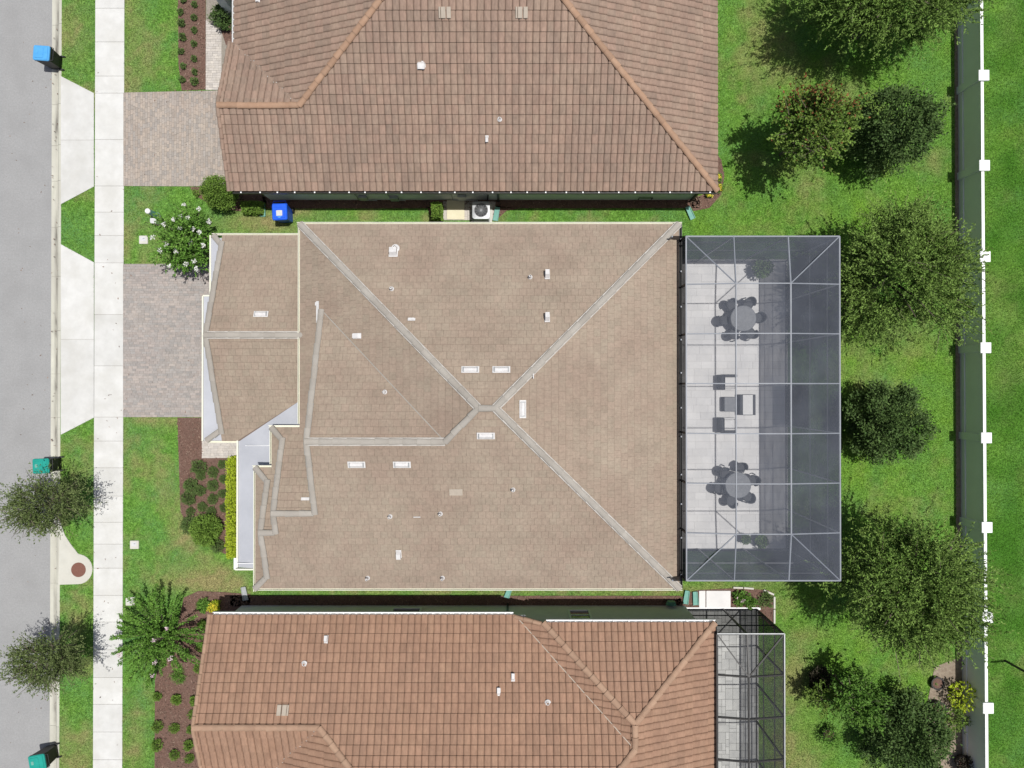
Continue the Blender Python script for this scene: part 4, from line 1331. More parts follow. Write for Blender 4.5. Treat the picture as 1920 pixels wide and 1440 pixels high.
# utility lids and pedestals in the front lawn
def meter_lid(px, py, w, label):
    p = P(px, py)
    o = thing('utility_box', label, 'utility box', loc=(p.x, p.y, 0))
    MB().rbox((0, 0, .0), (w, w * .95, .12), .03, bevel=.01).build('box_rim', M['concrete'], o)
    MB().rbox((-.01, .03, .06), (w * .6, w * .5, .012), .02).build('lid', M['label'], o)
    MB().box((.02, .05, .068), (w * .18, w * .12, .006)).build('lid_plate', M['ac_metal'], o)
meter_lid(270, 450, .36, 'square white utility box in grass left of flowering shrub')
meter_lid(253, 1021, .36, 'small cream utility box in lawn below the planted bed')
meter_lid(245, 1127, .36, 'small white utility box beside the spiky shrub')
p = P(296, 405)
ped = thing('utility_pedestal', 'round grey-green cable pedestal beside the flowering shrub', 'pedestal', loc=(p.x, p.y, 0))
MB().lathe((0, 0, 0), [(.13, 0), (.13, .06), (.11, .07), (.10, .75), (.09, .80)], 18).build('body', M['splash'], ped)
MB().lathe((0, 0, .79), [(.105, 0), (.105, .06), (.07, .10), (0, .11)], 18).build('cap', M['white'], ped)
p = P(294, 417)
ped = thing('utility_pedestal', 'low square pale cable pedestal beside the flowering shrub', 'pedestal', loc=(p.x, p.y, 0))
MB().rbox((0, 0, .14), (.24, .2, .28), .03, bevel=.02).build('body', M['ac_metal'], ped)
MB().rbox((0, 0, .29), (.26, .22, .04), .03, bevel=.01).build('cap', M['label'], ped)

# ================================================================== WHEELED BINS
def wheelie(px, py, rz, body_m, lid_m, label, sticker=False, h=1.06):
    """px,py: the middle of the lid; the hinge and wheels lie on the bin's +x side"""
    zb = -.14 if px < 110 else .02
    c = P(px, py, zb + h)
    o = thing('wheeled_bin', label, 'wheeled bin', 'wheeled bins at the kerb' if px < 110 else None, loc=(c.x, c.y, zb), rz=rz)
    B = MB()
    B.hexa([(-.22, -.22, .07), (.24, -.22, .04), (.24, .22, .04), (-.22, .22, .07), (-.31, -.28, h - .06), (.31, -.28, h - .06), (.31, .28, h - .06), (-.31, .28, h - .06)])
    B.rbox((0, 0, h - .08), (.66, .60, .05), .05)
    B.build('body', M[body_m], o)
    L = MB()
    L.rbox((-.02, 0, h - .02), (.66, .60, .07), .07, bevel=.03)
    L.rbox((-.10, 0, h + .02), (.36, .44, .03), .06, bevel=.015)
    L.box((.20, 0, h + .008), (.10, .50, .05))
    lid = L.build('lid', M[lid_m], o)
    MB().tube([(.34, -.26, h - .04), (.42, -.24, h - .06), (.42, .24, h - .06), (.34, .26, h - .04)], .018, 8).build('handle', M[body_m], o)
    for s in (-1, 1):
        w = MB().lathe((0, 0, 0), [(.0, -.03), (.11, -.03), (.12, -.015), (.12, .015), (.11, .03), (0, .03)], 18).build('wheel', M['black'], o)
        w.location = (.26, s * .27, .12)
        w.rotation_euler = (rad(90), 0, 0)
    MB().beam((.26, -.27, .12), (.26, .27, .12), .03, .03).build('axle', M['ac_metal'], o)
    if sticker:
        MB().rbox((-.08, 0, h + .041), (.22, .24, .006), .02).build('label_sheet', M['label'], lid)
        MB().add([(-.22, -.10, h + .042), (-.28, 0, h + .042), (-.22, .10, h + .042)], [[0, 1, 2][::-1]]).build('arrow_mark', M['lid_blue'], lid)
    else:
        MB().rbox((-.17, .02, h + .041), (.10, .14, .006), .02).build('label_sheet', M['lid_blue'] if lid_m == 'lid_blue' else M['splash'], lid)
    return o
wheelie(78, 99, rad(-4), 'black', 'lid_blue', 'black wheeled bin with light blue lid at the kerb')
wheelie(77, 874, rad(2), 'black', 'lid_green', 'black wheeled bin with teal lid near the upper street tree')
wheelie(70, 1430, rad(10), 'black', 'lid_green', 'black wheeled bin with teal lid at the bottom of the kerb')
wheelie(524, 396, rad(92), 'bin_blue', 'bin_blue', 'bright blue recycling bin with white label beside the top house', True)

# ================================================================== PATIO FURNITURE
WHERE = ['on the garden side', 'at the upper right', 'at the upper left', 'on the house side', 'at the lower left', 'at the lower right']
def dining(px, py, rot, tl, cl, grp):
    c = P(px, py, .78)
    t = thing('dining_table', tl, 'table', loc=(c.x, c.y, DZ))
    MB().lathe((0, 0, .70), [(.0, 0), (.50, 0), (.52, .012), (.52, .03), (.50, .04), (0, .04)], 32).build('table_top', M['table_top'], t)
    MB().lathe((0, 0, 0), [(.26, 0), (.26, .03), (.07, .07), (.05, .62), (.2, .70)], 18).build('pedestal', M['furn'], t)
    for k in range(6):
        a = rad(rot + 60 * k)
        R = .70 + random.uniform(-.03, .03)
        ch = thing('patio_chair', cl + ', ' + WHERE[k], 'chair', grp, (c.x + R * math.cos(a), c.y + R * math.sin(a), DZ), a + random.uniform(-.1, .1))
        MB().rbox((-.02, 0, .41), (.38, .40, .07), .12, bevel=.02).build('seat', M['furn'], ch)
        B = MB()
        n = 10
        rows = [[], [], [], []]
        for i in range(n + 1):
            b = rad(-100 + 200 * i / n)
            for q, (rr, zz) in enumerate(((.20, .44), (.235, .80 - .16 * abs(i / n - .5) * 2), (.20, .80 - .16 * abs(i / n - .5) * 2), (.17, .44))):
                rows[q].append((rr * math.cos(b), rr * math.sin(b), zz))
        v = [p for r in rows for p in r]
        f = []
        for q in range(4):
            q2 = (q + 1) % 4
            for i in range(n):
                f.append([q * (n + 1) + i, q * (n + 1) + i + 1, q2 * (n + 1) + i + 1, q2 * (n + 1) + i])
        B.add(v, f).build('backrest', M['furn'], ch)
        for sx in (-1, 1):
            for sy_ in (-1, 1):
                MB().beam((sx * .18, sy_ * .19, 0), (sx * .17, sy_ * .18, .39), .035, .035).build('leg', M['furn'], ch)
dining(1394, 597, 4, 'round grey dining table at the upper end of the screened patio', 'dark rounded chair at the upper patio dining table', 'chairs at the upper dining table')
dining(1384, 910, 14, 'round grey dining table at the lower end of the screened patio', 'dark rounded chair at the lower patio dining table', 'chairs at the lower dining table')
def armchair(px, py, flip, label):
    c = P(px, py, .5)
    o = thing('armchair', label, 'armchair', loc=(c.x, c.y, DZ))
    MB().rbox((0, 0, .19), (.66, .58, .20), .03).build('base', M['furn'], o)
    MB().rbox((.04, 0, .35), (.50, .46, .14), .05, bevel=.04).build('seat_cushion', M['cushion'], o)
    MB().rbox((-.28, 0, .42), (.14, .60, .60), .03, bevel=.02).build('backrest', M['furn'], o)
    MB().rbox((.02, flip * .27, .36), (.60, .11, .42), .03, bevel=.02).build('armrest', M['furn'], o)
    MB().rbox((.02, -flip * .27, .36), (.60, .06, .30), .02, bevel=.02).build('armrest', M['cushion'], o)
    for sx in (-1, 1):
        for s2 in (-1, 1):
            MB().box((sx * .28, s2 * .24, .045), (.05, .05, .09)).build('leg', M['furn'], o)
armchair(1366, 717, 1, 'upper pale-cushioned dark armchair facing the coffee table')
armchair(1365, 797, -1, 'lower pale-cushioned dark armchair facing the coffee table')
c = P(1368, 758, .4)
o = thing('ottoman', 'square dark grey ottoman between the two armchairs', 'ottoman', loc=(c.x, c.y, DZ))
MB().rbox((0, 0, .20), (.46, .60, .32), .03, bevel=.02).build('body', M['furn'], o)
MB().rbox((0, 0, .385), (.46, .60, .05), .05, bevel=.02).build('cushion', M['table_top'], o)
c = P(1402, 759, .45)
o = thing('coffee_table', 'dark-framed coffee table with pale top on the patio', 'coffee table', loc=(c.x, c.y, DZ))
MB().rbox((0, 0, .40), (.40, .80, .04), .01).build('table_top', M['cushion'], o)
for s in (-1, 1):
    MB().rbox((s * .26, 0, .21), (.11, .84, .42), .02, bevel=.01).build('side_frame', M['furn'], o)
    MB().rbox((0, s * .40, .34), (.40, .05, .12), .01).build('end_rail', M['furn'], o)

# ================================================================== PLANTS
def unit(a):
    return a / np.maximum(np.linalg.norm(a, axis=-1, keepdims=True), 1e-9)
def leaf_quads(pos, d, L, W, flat=.7):
    n = len(pos)
    nrm = unit(np.array([0, 0, flat]) + rng.normal(0, .55, (n, 3)))
    d = unit(d)
    side = unit(np.cross(d, nrm))
    L, W = L[:, None], W[:, None]
    Q = np.zeros((n, 4, 3))
    Q[:, 0] = pos
    Q[:, 1] = pos + d * L * .5 + side * W * .5
    Q[:, 2] = pos + d * L
    Q[:, 3] = pos + d * L * .5 - side * W * .5
    return Q
def leaf_object(name, Qs, material, parent, tint=None):
    Q = np.concatenate(Qs) if isinstance(Qs, list) else Qs
    t = rng.random(len(Q)) if tint is None else tint
    return link(name, np_mesh(name, Q, 4, material, {'tint': t}), parent)
def sph(n):
    return unit(rng.normal(0, 1, (n, 3)))
def clump_crown(R, n_clump, twigs, per, tw_len, L, W, inner=.35, up=.25, spread=.75, droop=.10, zmin=-.75):
    """leaves on twigs, twigs in clumps, clumps through an ellipsoid with radii R (centre at the origin)"""
    d = sph(n_clump * 3)
    d = d[d[:, 2] > zmin][:n_clump]
    ph = rng.uniform(0, 6.28, 4)
    lob = 1 + .20 * np.sin(3 * np.arctan2(d[:, 1], d[:, 0]) + ph[0]) * (1 - np.abs(d[:, 2])) + .13 * np.sin(5 * np.arctan2(d[:, 1], d[:, 0]) + ph[1]) + .10 * np.sin(4 * d[:, 2] + ph[2])
    f = (inner ** 3 + (1 - inner ** 3) * rng.random(len(d))) ** (1 / 3) * rng.uniform(.72, 1.02, len(d)) * lob
    c = d * f[:, None] * R * .80
    ctr = np.repeat(c, twigs, 0)
    rd = np.repeat(unit(d * R), twigs, 0)
    td = unit(rd * spread + rng.normal(0, .62, ctr.shape) + np.array([0, 0, up]))
    st = ctr + rng.normal(0, .10, ctr.shape) * R
    tl = tw_len * rng.uniform(.4, 1.45, len(st)) * np.repeat(rng.uniform(.7, 1.3, len(d)), twigs)
    t = rng.random((len(st), per)) ** .8
    pos = st[:, None, :] + td[:, None, :] * (t * tl[:, None])[:, :, None]
    pos[:, :, 2] -= droop * (t * tl[:, None]) ** 2
    pos = pos.reshape(-1, 3)
    dd = np.repeat(td, per, 0) * .7 + rng.normal(0, .42, (len(pos), 3))
    n = len(pos)
    Q = leaf_quads(pos + rng.normal(0, .012, pos.shape), dd, L * rng.uniform(.6, 1.35, n), W * rng.uniform(.7, 1.3, n))
    tint = np.repeat(np.repeat(rng.random(len(d)), twigs), per) * .45 + rng.random(n) * .55
    return Q, tint, (st, td, tl)
def trunk_mesh(top, R, r0, n_limb, lean=(0, 0), twigs=None, n_tw=0):
    B = MB()
    h = top
    pts = [Vector((0, 0, -.05)), Vector((lean[0] * .3, lean[1] * .3, h * .35)), Vector((lean[0], lean[1], h * .8)), Vector((lean[0], lean[1], h + R[2] * .35))]
    B.tube(pts, [r0 * 1.25, r0, r0 * .7, r0 * .3], 10)
    for k in range(n_limb):
        a = 2 * math.pi * (k + random.random() * .6) / n_limb
        z0 = h * random.uniform(.45, 1.0)
        e = Vector((math.cos(a) * R[0] * .72, math.sin(a) * R[1] * .72, h + R[2] * random.uniform(-.2, .6)))
        s = Vector((lean[0] * .7, lean[1] * .7, z0))
        m = s.lerp(e, .5) + Vector((0, 0, R[2] * .12))
        B.tube([s, m, e], [r0 * .5, r0 * .3, r0 * .1], 6)
    if twigs is not None and n_tw:
        st, td, tl = twigs
        T_ = MB()
        idx = rng.choice(len(st), min(n_tw, len(st)), replace=False)
        for i in idx:
            p = Vector(st[i]) + Vector((0, 0, h))
            T_.tube([p, p + Vector(td[i] * tl[i] * .85)], [.014, .005], 3)
        return B, T_
    return B, None
def tree(name, label, cat, px, py, h, R, leafm, n_clump, twigs, per, tw_len, L, W, r0=.10, group=None, extra=None, n_tw=250, bark='bark', base=None, **kw):
    c = P(px, py, h)
    R = np.array(R)
    bx, by = (c.x, c.y) if base is None else base
    t = thing(name, label, cat, group, (bx, by, 0))
    Q, tint, tw = clump_crown(R, n_clump, twigs, per, tw_len, L, W, **kw)
    off = np.array([c.x - bx, c.y - by, h])
    tb, twb = trunk_mesh(h, R, r0, 9, twigs=(tw[0], tw[1], tw[2]), n_tw=n_tw)
    tb.build('trunk', M[bark], t)
    if twb:
        tag(twb.build('twigs', M[bark], t), kind='stuff')
    Q = Q + off
    if extra:
        m2, sel = extra
        k = sel(Q[:, 0] - off)
        tag(leaf_object('leaf_tips', Q[k], M[m2], t, tint[k]), kind='stuff')
        Q, tint = Q[~k], tint[~k]
    leaf_object('crown', Q, M[leafm], t, tint)
    return t
# ---- back garden trees
tree('oak_tree', 'large dark oak cut by the top edge of the picture, beside the fence', 'tree', 1684, -16, 3.3, (3.5, 2.1, 1.9), 'leaf_oak', 120, 26, 26, .88, .105, .040, r0=.15, n_tw=160, spread=.95)
tree('oak_tree', 'broad green oak beside the upper right corner of the white enclosure', 'tree', 1696, 512, 3.6, (2.6, 2.4, 2.2), 'leaf_oak', 100, 26, 26, .86, .105, .040, r0=.13, n_tw=160, spread=.95)
tree('oak_tree', 'broad green oak beside the lower right corner of the white enclosure', 'tree', 1714, 1100, 3.8, (2.8, 2.65, 2.3), 'leaf_oak', 110, 26, 26, .88, .105, .040, r0=.14, n_tw=160, spread=.95)
tree('maple_tree', 'maple with reddish shoot tips beside the dark oval shrub', 'tree', 1526, 238, 3.2, (1.78, 1.6, 1.35), 'leaf_maple', 70, 12, 15, .55, .11, .075, r0=.08,
     extra=('leaf_red', lambda q: (rng.random(len(q)) < np.clip(.03 + .34 * (q[:, 1] - .25) + .12 * (q[:, 2] - .2), .015, .5))))
def dense(name, label, cat, px, py, r, H, leafm, n, L, W, group=None, taper=.55, core=True, z0=.15, rx=1.0, ry=1.0, flare=.12, smooth=False):
    """dense leafy shrub: leaves through an egg-shaped volume, uneven outline"""
    g = P(px, py)
    t = thing(name, label, cat, group, (g.x, g.y, 0))
    ncl = int(n / 10) if smooth else int(np.clip(n / 130, 10, 150))
    cd = sph(ncl)
    ci = rng.integers(0, ncl, n)
    inner = rng.random(n) < .28
    d = unit(cd[ci] + rng.normal(0, .72 / math.sqrt(ncl) + .03, (n, 3)))
    d[inner] = sph(int(inner.sum()))
    f = np.clip(rng.uniform(.80, 1.04, ncl)[ci] + rng.normal(0, .05, n), .5, 1.12)
    f[inner] = rng.random(int(inner.sum())) ** .4 * .86
    lump = 1 + flare * np.sin(d[:, 0] * 7 + 1.3 + px) * np.sin(d[:, 1] * 6 + .4 * py) + flare * .8 * np.sin(d[:, 2] * 8 + px) + rng.normal(0, .06, n)
    z = (d[:, 2] * .5 + .5)
    wid = r * (1 - (1 - taper) * np.clip(z - .45, 0, 1) * 1.2)
    pos = np.stack([d[:, 0] * f * wid * lump * rx, d[:, 1] * f * wid * lump * ry, z0 + (d[:, 2] * f * .5 * lump + .5) * (H - z0)], 1)
    dd = d * .8 + rng.normal(0, .6, (n, 3))
    Q = leaf_quads(pos, dd, L * rng.uniform(.6, 1.3, n), W * rng.uniform(.7, 1.3, n), .8)
    tint = rng.random(ncl)[ci] * .4 + rng.random(n) * .6
    leaf_object('crown', Q, M[leafm], t, tint)
    B = MB()
    B.tube([(0, 0, -.03), (0, 0, H * .3), (.02, 0, H * .75)], [max(.02, r * .06), r * .05, r * .02], 8)
    for q in range(7):
        a = 2 * math.pi * q / 7
        B.tube([(0, 0, H * .2), (math.cos(a) * r * .4 * rx, math.sin(a) * r * .4 * ry, H * .5)], [r * .03, r * .012], 5)
    B.build('stem', M['bark'], t)
    return t
dense('holly_shrub', 'dark oval holly between the maple and the fence', 'shrub', 1625, 274, 1.5, 4.2, 'leaf_holly', 15000, .115, .062)
dense('holly_shrub', 'round dark glossy shrub standing alone beside the white enclosure', 'shrub', 1630, 789, 1.48, 3.0, 'leaf_holly', 17000, .11, .06, taper=.8, flare=.05)
dense('holly_shrub', 'dark dense shrub at the bottom edge beside the fruit bush', 'shrub', 1668, 1352, 1.55, 2.6, 'leaf_holly', 14000, .12, .065, taper=.75)
tree('fruit_tree', 'bright green leafy fruit bush left of the dark shrub at the bottom', 'tree', 1603, 1305, 1.7, (1.05, 1.3, .8), 'leaf_citrus', 42, 9, 13, .42, .12, .062, r0=.05, n_tw=60)
tree('fruit_tree', 'small loose green bush at the left side of the fruit bush', 'tree', 1548, 1308, 1.2, (.75, .55, .55), 'leaf_maple', 22, 8, 11, .36, .10, .045, r0=.035, n_tw=50)
# ---- street trees
for lab, px, py, base in (('grey-green street tree overhanging the road beside the upper teal bin', 82, 944, P2(140, 932)),
                          ('grey-green street tree overhanging the road beside the spiky shrub', 84, 1243, P2(142, 1208))):
    tree('street_tree', lab, 'tree', px, py, 2.15, (1.58, 1.05, .9), 'leaf_street', 64, 17, 16, .60, .08, .032, r0=.05, group='street trees on the verge', n_tw=180, base=base, droop=.16, inner=.2)
dense('entry_shrub', 'dark shrub in the shaded entry bed of the top house', 'shrub', 428, 40, .5, .8, 'leaf_holly', 2500, .08, .04)
# ---- crape myrtle with white flowers
t = tree('crape_myrtle', 'green shrub with white flower heads beside the middle driveway', 'shrub', 352, 452, 1.7, (1.25, 1.25, .9), 'leaf_crape', 62, 10, 14, .5, .11, .055, r0=.045, n_tw=70)
def flower_heads(t, pxs, m, h=2.2, r=.09, n=34):
    for px, py in pxs:
        q = P(px, py, h)
        c = np.array([q.x - t.location.x, q.y - t.location.y, h])
        s = r * rng.uniform(.7, 1.25)
        pos = c + sph(n) * s * (rng.random(n)[:, None] ** .4) * np.array([1, 1, .8])
        tag(leaf_object('flower_head', leaf_quads(pos, rng.normal(0, 1, (n, 3)), np.full(n, .055), np.full(n, .05), .9), M[m], t), kind='stuff')
flower_heads(t, [(372, 392), (325, 411), (306, 420), (338, 428), (362, 429), (374, 435), (286, 445), (311, 457), (348, 495), (364, 490), (345, 384), (318, 498), (352, 408), (330, 470), (380, 460), (300, 470), (357, 455), (392, 415), (368, 505), (338, 405)], 'petal')
# ---- crape myrtle with long leafy shoots
g = P(318, 1180)
t = thing('crape_myrtle', 'wide spiky green shrub with long leafy shoots and a few pale flowers', 'shrub', None, (g.x, g.y, 0))
Qs, B, ts = [], MB(), []
NS = 125
for k in range(NS):
    a = 2 * math.pi * (k + random.random()) / NS * 1.0 + (k % 3) * .02
    el = random.uniform(.30, 1.40)
    ln = random.uniform(1.7, 2.5) * (1.0 if el < .9 else .75)
    d = Vector((math.cos(a) * math.cos(el), math.sin(a) * math.cos(el), math.sin(el) + .18)).normalized()
    s = Vector((math.cos(a) * .12, math.sin(a) * .12, .35))
    pts = []
    for q in range(7):
        tt = q / 6
        pts.append(s + d * ln * tt + Vector((0, 0, -.34 * ln * tt * tt)))
    B.tube([pts[0], pts[3], pts[6]], [.012, .008, .003], 4)
    n = 120
    tt = .25 + .75 * np.sqrt(rng.random(n))
    i = np.minimum((tt * 6).astype(int), 5)
    f = tt * 6 - i
    A = np.array([tuple(p) for p in pts])
    pos = A[i] * (1 - f)[:, None] + A[i + 1] * f[:, None] + rng.normal(0, .026, (n, 3))
    dv = np.array(d)
    dd = dv * .75 + rng.normal(0, .55, (n, 3))
    Qs.append(leaf_quads(pos, dd, rng.uniform(.06, .12, n), rng.uniform(.028, .05, n), .8))
    ts.append(np.clip(_perm[k % 64, 3] * .5 + rng.random(n) * .5, 0, 1))
leaf_object('crown', Qs, M['leaf_crape'], t, np.concatenate(ts))
B.build('stems', M['bark'], t)
flower_heads(t, [(288, 1202), (313, 1178), (224, 1229), (320, 1235), (291, 1242), (285, 1267)], 'petal_pink', 1.4, .08, 26)
# ---- clipped shrubs and hedges
def box_hedge(name, label, cx, cy, sx, sy, H, leafm, n, L=.07, W=.045, group=None):
    t = thing(name, label, 'hedge', group, (cx, cy, 0))
    u = rng.uniform(-1, 1, (n, 3))
    ax = rng.integers(0, 3, n)
    k = rng.random(n) < .7
    s = np.sign(rng.uniform(-1, 1, n))
    for a in range(3):
        m = k & (ax == a)
        u[m, a] = np.where(a == 2, 1, s[m]) * rng.uniform(.88, 1.05, m.sum())
    lump = 1 + .06 * np.sin(u[:, 1] * sy * 4.0) + .04 * np.sin(u[:, 0] * 5 + u[:, 1] * 9)
    pos = np.stack([u[:, 0] * sx / 2 * lump, u[:, 1] * sy / 2, (u[:, 2] * .5 + .5) * H * (.96 + .08 * rng.random(n))], 1)
    dd = u * .5 + rng.normal(0, .6, (n, 3)) + np.array([0, 0, .4])
    leaf_object('foliage', leaf_quads(pos, dd, L * rng.uniform(.6, 1.3, n), W * rng.uniform(.7, 1.3, n), 2.2), M[leafm], t)
    B = MB()
    for q in range(max(3, int(sy / .25))):
        y = -sy / 2 + sy * (q + .5) / max(3, int(sy / .25))
        B.tube([(random.uniform(-.05, .05), y, -.02), (random.uniform(-.1, .1), y + .04, H * .8)], [.02, .008], 5)
    B.build('stems', M['bark'], t)
a, b = P(424.5, 863, .85), P(449, 1043, .85)
box_hedge('hedge', 'long clipped yellow-green hedge beside the white porch roof', (a.x + b.x) / 2, (a.y + b.y) / 2, b.x - a.x, a.y - b.y, .85, 'leaf_lime', 9500)
a, b = P(453, 378, .5), P(488, 398, .5)
box_hedge('hedge', 'small low clipped hedge between the round bush and the blue bin', (a.x + b.x) / 2, (a.y + b.y) / 2, b.x - a.x, a.y - b.y, .5, 'leaf_box', 1800)
a, b = P(810, 380, .95), P(826, 406, .95)
box_hedge('hedge', 'upright clipped green hedge block beside the service pad', (a.x + b.x) / 2, (a.y + b.y) / 2, b.x - a.x, a.y - b.y, .95, 'leaf_box', 2200)
dense('round_bush', 'tall rounded green bush at the front corner of the top house', 'bush', 430, 374, .62, 1.9, 'leaf_box', 11000, .055, .036, taper=.8, flare=.03, smooth=True)
dense('round_bush', 'rounded bush with lime edge beside the lower end of the yellow hedge', 'bush', 396, 990, .60, .9, 'leaf_box', 5200, .075, .045, taper=.85, flare=.04, smooth=True)
def bushes(name, label, cat, group, spots, leafm, H=.42, L=.05, W=.03, n=900):
    first = {}
    base_label = label
    for i, s in enumerate(spots):
        px, py, r = s[:3]
        rr = r * .022
        label = base_label + ', ' + s[3] if len(s) > 3 else base_label
        key = i % 3
        if key not in first:
            o = dense(name, label, cat, px, py, rr, H * rr / .22 * .55 + .12, leafm, n, L, W, group, taper=.85, z0=.02, flare=.08, smooth=True)
            first[key] = (o, rr)
        else:
            src, r0 = first[key]
            o = copy_tree(src)
            o['label'] = label
            g = P(px, py)
            o.location = (g.x, g.y, 0)
            k = rr / r0
            o.scale = (k, k * random.uniform(.9, 1.1), k)
            o.rotation_euler = (0, 0, random.uniform(0, 6.28))
bushes('bedding_plant', 'tiny dark plant in the top mulch bed', 'plant', 'rows of tiny plants in the top mulch bed',
       [(344, 151, 5, 'first from the driveway in the lawn-side row'), (346, 126, 5, 'second from the driveway in the lawn-side row'), (342, 99, 5, 'third from the driveway in the lawn-side row'), (345, 72, 6, 'fourth from the driveway in the lawn-side row'), (343, 46, 6, 'fifth from the driveway in the lawn-side row'), (341, 25, 5, 'sixth from the driveway in the lawn-side row'), (346, 2, 5, 'seventh from the driveway in the lawn-side row'),
        (367, 155, 6, 'first from the driveway in the path-side row'), (367, 137, 5, 'second from the driveway in the path-side row'), (366, 112, 5, 'third from the driveway in the path-side row'), (366, 84, 5, 'fourth from the driveway in the path-side row'), (367, 59, 5, 'fifth from the driveway in the path-side row'), (366, 36, 5, 'sixth from the driveway in the path-side row'), (367, 11, 5, 'seventh from the driveway in the path-side row')], 'leaf_bed', n=350)
bushes('low_shrub', 'low green shrub in the bed beside the yellow hedge', 'shrub', 'low shrubs beside the yellow hedge',
       [(377, 875, 14, 'first down the lawn side'), (362, 909, 13, 'second down the lawn side'), (357, 932, 13, 'third down the lawn side'), (360, 958, 8, 'fourth down the lawn side'), (361, 982, 16, 'fifth down the lawn side'),
        (379, 892, 8, 'first down the middle'), (402, 885, 10, 'second down the middle'), (402, 910, 10, 'third down the middle'), (378, 919, 10, 'fourth down the middle'), (402, 935, 10, 'fifth down the middle'), (382, 949, 9, 'sixth down the middle'), (399, 958, 9, 'seventh down the middle'),
        (419, 870, 8, 'first down against the hedge'), (421, 897, 8, 'second down against the hedge'), (420, 925, 8, 'third down against the hedge'), (422, 951, 8, 'fourth down against the hedge'), (412, 1022, 12, 'fifth down against the hedge')], 'leaf_bed', n=1300)
bushes('ball_shrub', 'small round green shrub before the bottom house', 'shrub', 'small round shrubs before the bottom house',
       [(298, 1303, 7, 'first down the lawn edge'), (299, 1359, 10, 'second down the lawn edge'), (298, 1394, 10, 'third down the lawn edge'),
        (334, 1309, 8, 'first down the middle of the bed'), (330, 1362, 9, 'second down the middle of the bed'), (330, 1412, 9, 'third down the middle of the bed'),
        (383, 1169, 8, 'first down along the roof edge'), (379, 1211, 8, 'second down along the roof edge'), (375, 1252, 8, 'third down along the roof edge'), (368, 1311, 8, 'fourth down along the roof edge'), (364, 1336, 8, 'fifth down along the roof edge'), (361, 1365, 8, 'sixth down along the roof edge'), (357, 1394, 8, 'seventh down along the roof edge'), (358, 1419, 8, 'lowest along the roof edge')], 'leaf_box', n=800)
def tuft(name, label, cat, px, py, r, H, leafm, n, L, W, flowers=None):
    t = dense(name, label, cat, px, py, r, H, leafm, n, L, W, None, taper=1.0, z0=.02, flare=.2)
    if flowers:
        m, cnt = flowers
        for k in range(cnt):
            a = random.uniform(0, 6.28)
            q = r * random.uniform(.1, .9)
            pos = np.array([q * math.cos(a), q * math.sin(a), H * random.uniform(.8, 1.05)]) + rng.normal(0, .025, (9, 3))
            tag(leaf_object('flower_head', leaf_quads(pos, rng.normal(0, 1, (9, 3)), np.full(9, .05), np.full(9, .04), .9), M[m], t), kind='stuff')
    return t
tuft('flowering_plant', 'leafy green plant beside the yellow-flowered one', 'plant', 383, 1132, .27, .4, 'leaf_crape', 1500, .07, .035)
tuft('flowering_plant', 'bright yellow plant beside the bottom house corner', 'plant', 406, 1133, .22, .4, 'leaf_lime', 900, .06, .035, ('petal_yellow', 26))
tuft('flowering_plant', 'small yellow-flowered plant nearest the top house right corner', 'plant', 1347, 355, .16, .3, 'leaf_crape', 350, .06, .03, ('petal_yellow', 10))
tuft('flowering_plant', 'yellow-flowered plant higher up by the top house right corner', 'plant', 1345, 335, .16, .3, 'leaf_crape', 350, .06, .03, ('petal_yellow', 8))
tuft('flowering_plant', 'yellow-flowered plant at the left of the corner bed by the top house', 'plant', 1328, 367, .13, .25, 'leaf_crape', 260, .06, .03, ('petal_yellow', 7))
tuft('bedding_plant', 'olive plant at the tip of the bed beside the upper driveway', 'plant', 370, 364, .13, .2, 'leaf_maple', 300, .06, .03)
tuft('bedding_plant', 'lime plant touching the left side of the tall rounded bush', 'plant', 389, 358, .14, .25, 'leaf_lime', 300, .06, .03)
tuft('bedding_plant', 'yellowish plant below the lime one beside the tall rounded bush', 'plant', 391, 369, .12, .2, 'leaf_maple', 220, .06, .03, ('petal_yellow', 4))
tuft('grass_tuft', 'green grassy tuft in the bed under the spiky shrub', 'plant', 335, 1266, .28, .3, 'leaf_crape', 900, .13, .012)
tuft('bedding_plant', 'bright leafy plants nearest the paved landing of the bottom house', 'plant', 1386, 1120, .28, .35, 'leaf_citrus', 700, .10, .05, ('petal_pink', 3))
tuft('bedding_plant', 'leafy plants in the middle of the bed by the bottom enclosure', 'plant', 1405, 1127, .22, .3, 'leaf_citrus', 420, .09, .045)
tuft('bedding_plant', 'darker plants at the right end of the bed by the bottom enclosure', 'plant', 1431, 1123, .30, .3, 'leaf_bed', 700, .08, .04)
# ---- pots and pot plants
def pot(px, py, r, h, m, label, plant=None, z=0.0):
    g = P(px, py, z)
    o = thing('potted_plant', label, 'potted plant', None, (g.x, g.y, z))
    MB().lathe((0, 0, 0), [(r * .72, 0), (r * .95, h * .85), (r * 1.05, h * .87), (r * 1.05, h), (r * .9, h), (r * .88, h * .86), (0, h * .85)], 20).build('pot', M[m], o)
    MB().lathe((0, 0, h * .84), [(r * .86, 0), (r * .5, .02), (0, .025)], 16).build('potting_soil', M['mulch'], o)
    if plant:
        lm, pr, ph, n, L, W = plant
        d = sph(n)
        f = rng.random(n) ** .35
        pos = np.stack([d[:, 0] * f * pr, d[:, 1] * f * pr, h + ph * .45 + d[:, 2] * f * ph * .5], 1)
        leaf_object('foliage', leaf_quads(pos, d + rng.normal(0, .6, (n, 3)), L * rng.uniform(.6, 1.3, n), W * rng.uniform(.7, 1.3, n)), M[lm], o)
        MB().tube([(0, 0, h * .8), (.01, 0, h + ph * .5)], [.018, .008], 6).build('stem', M['bark'], o)
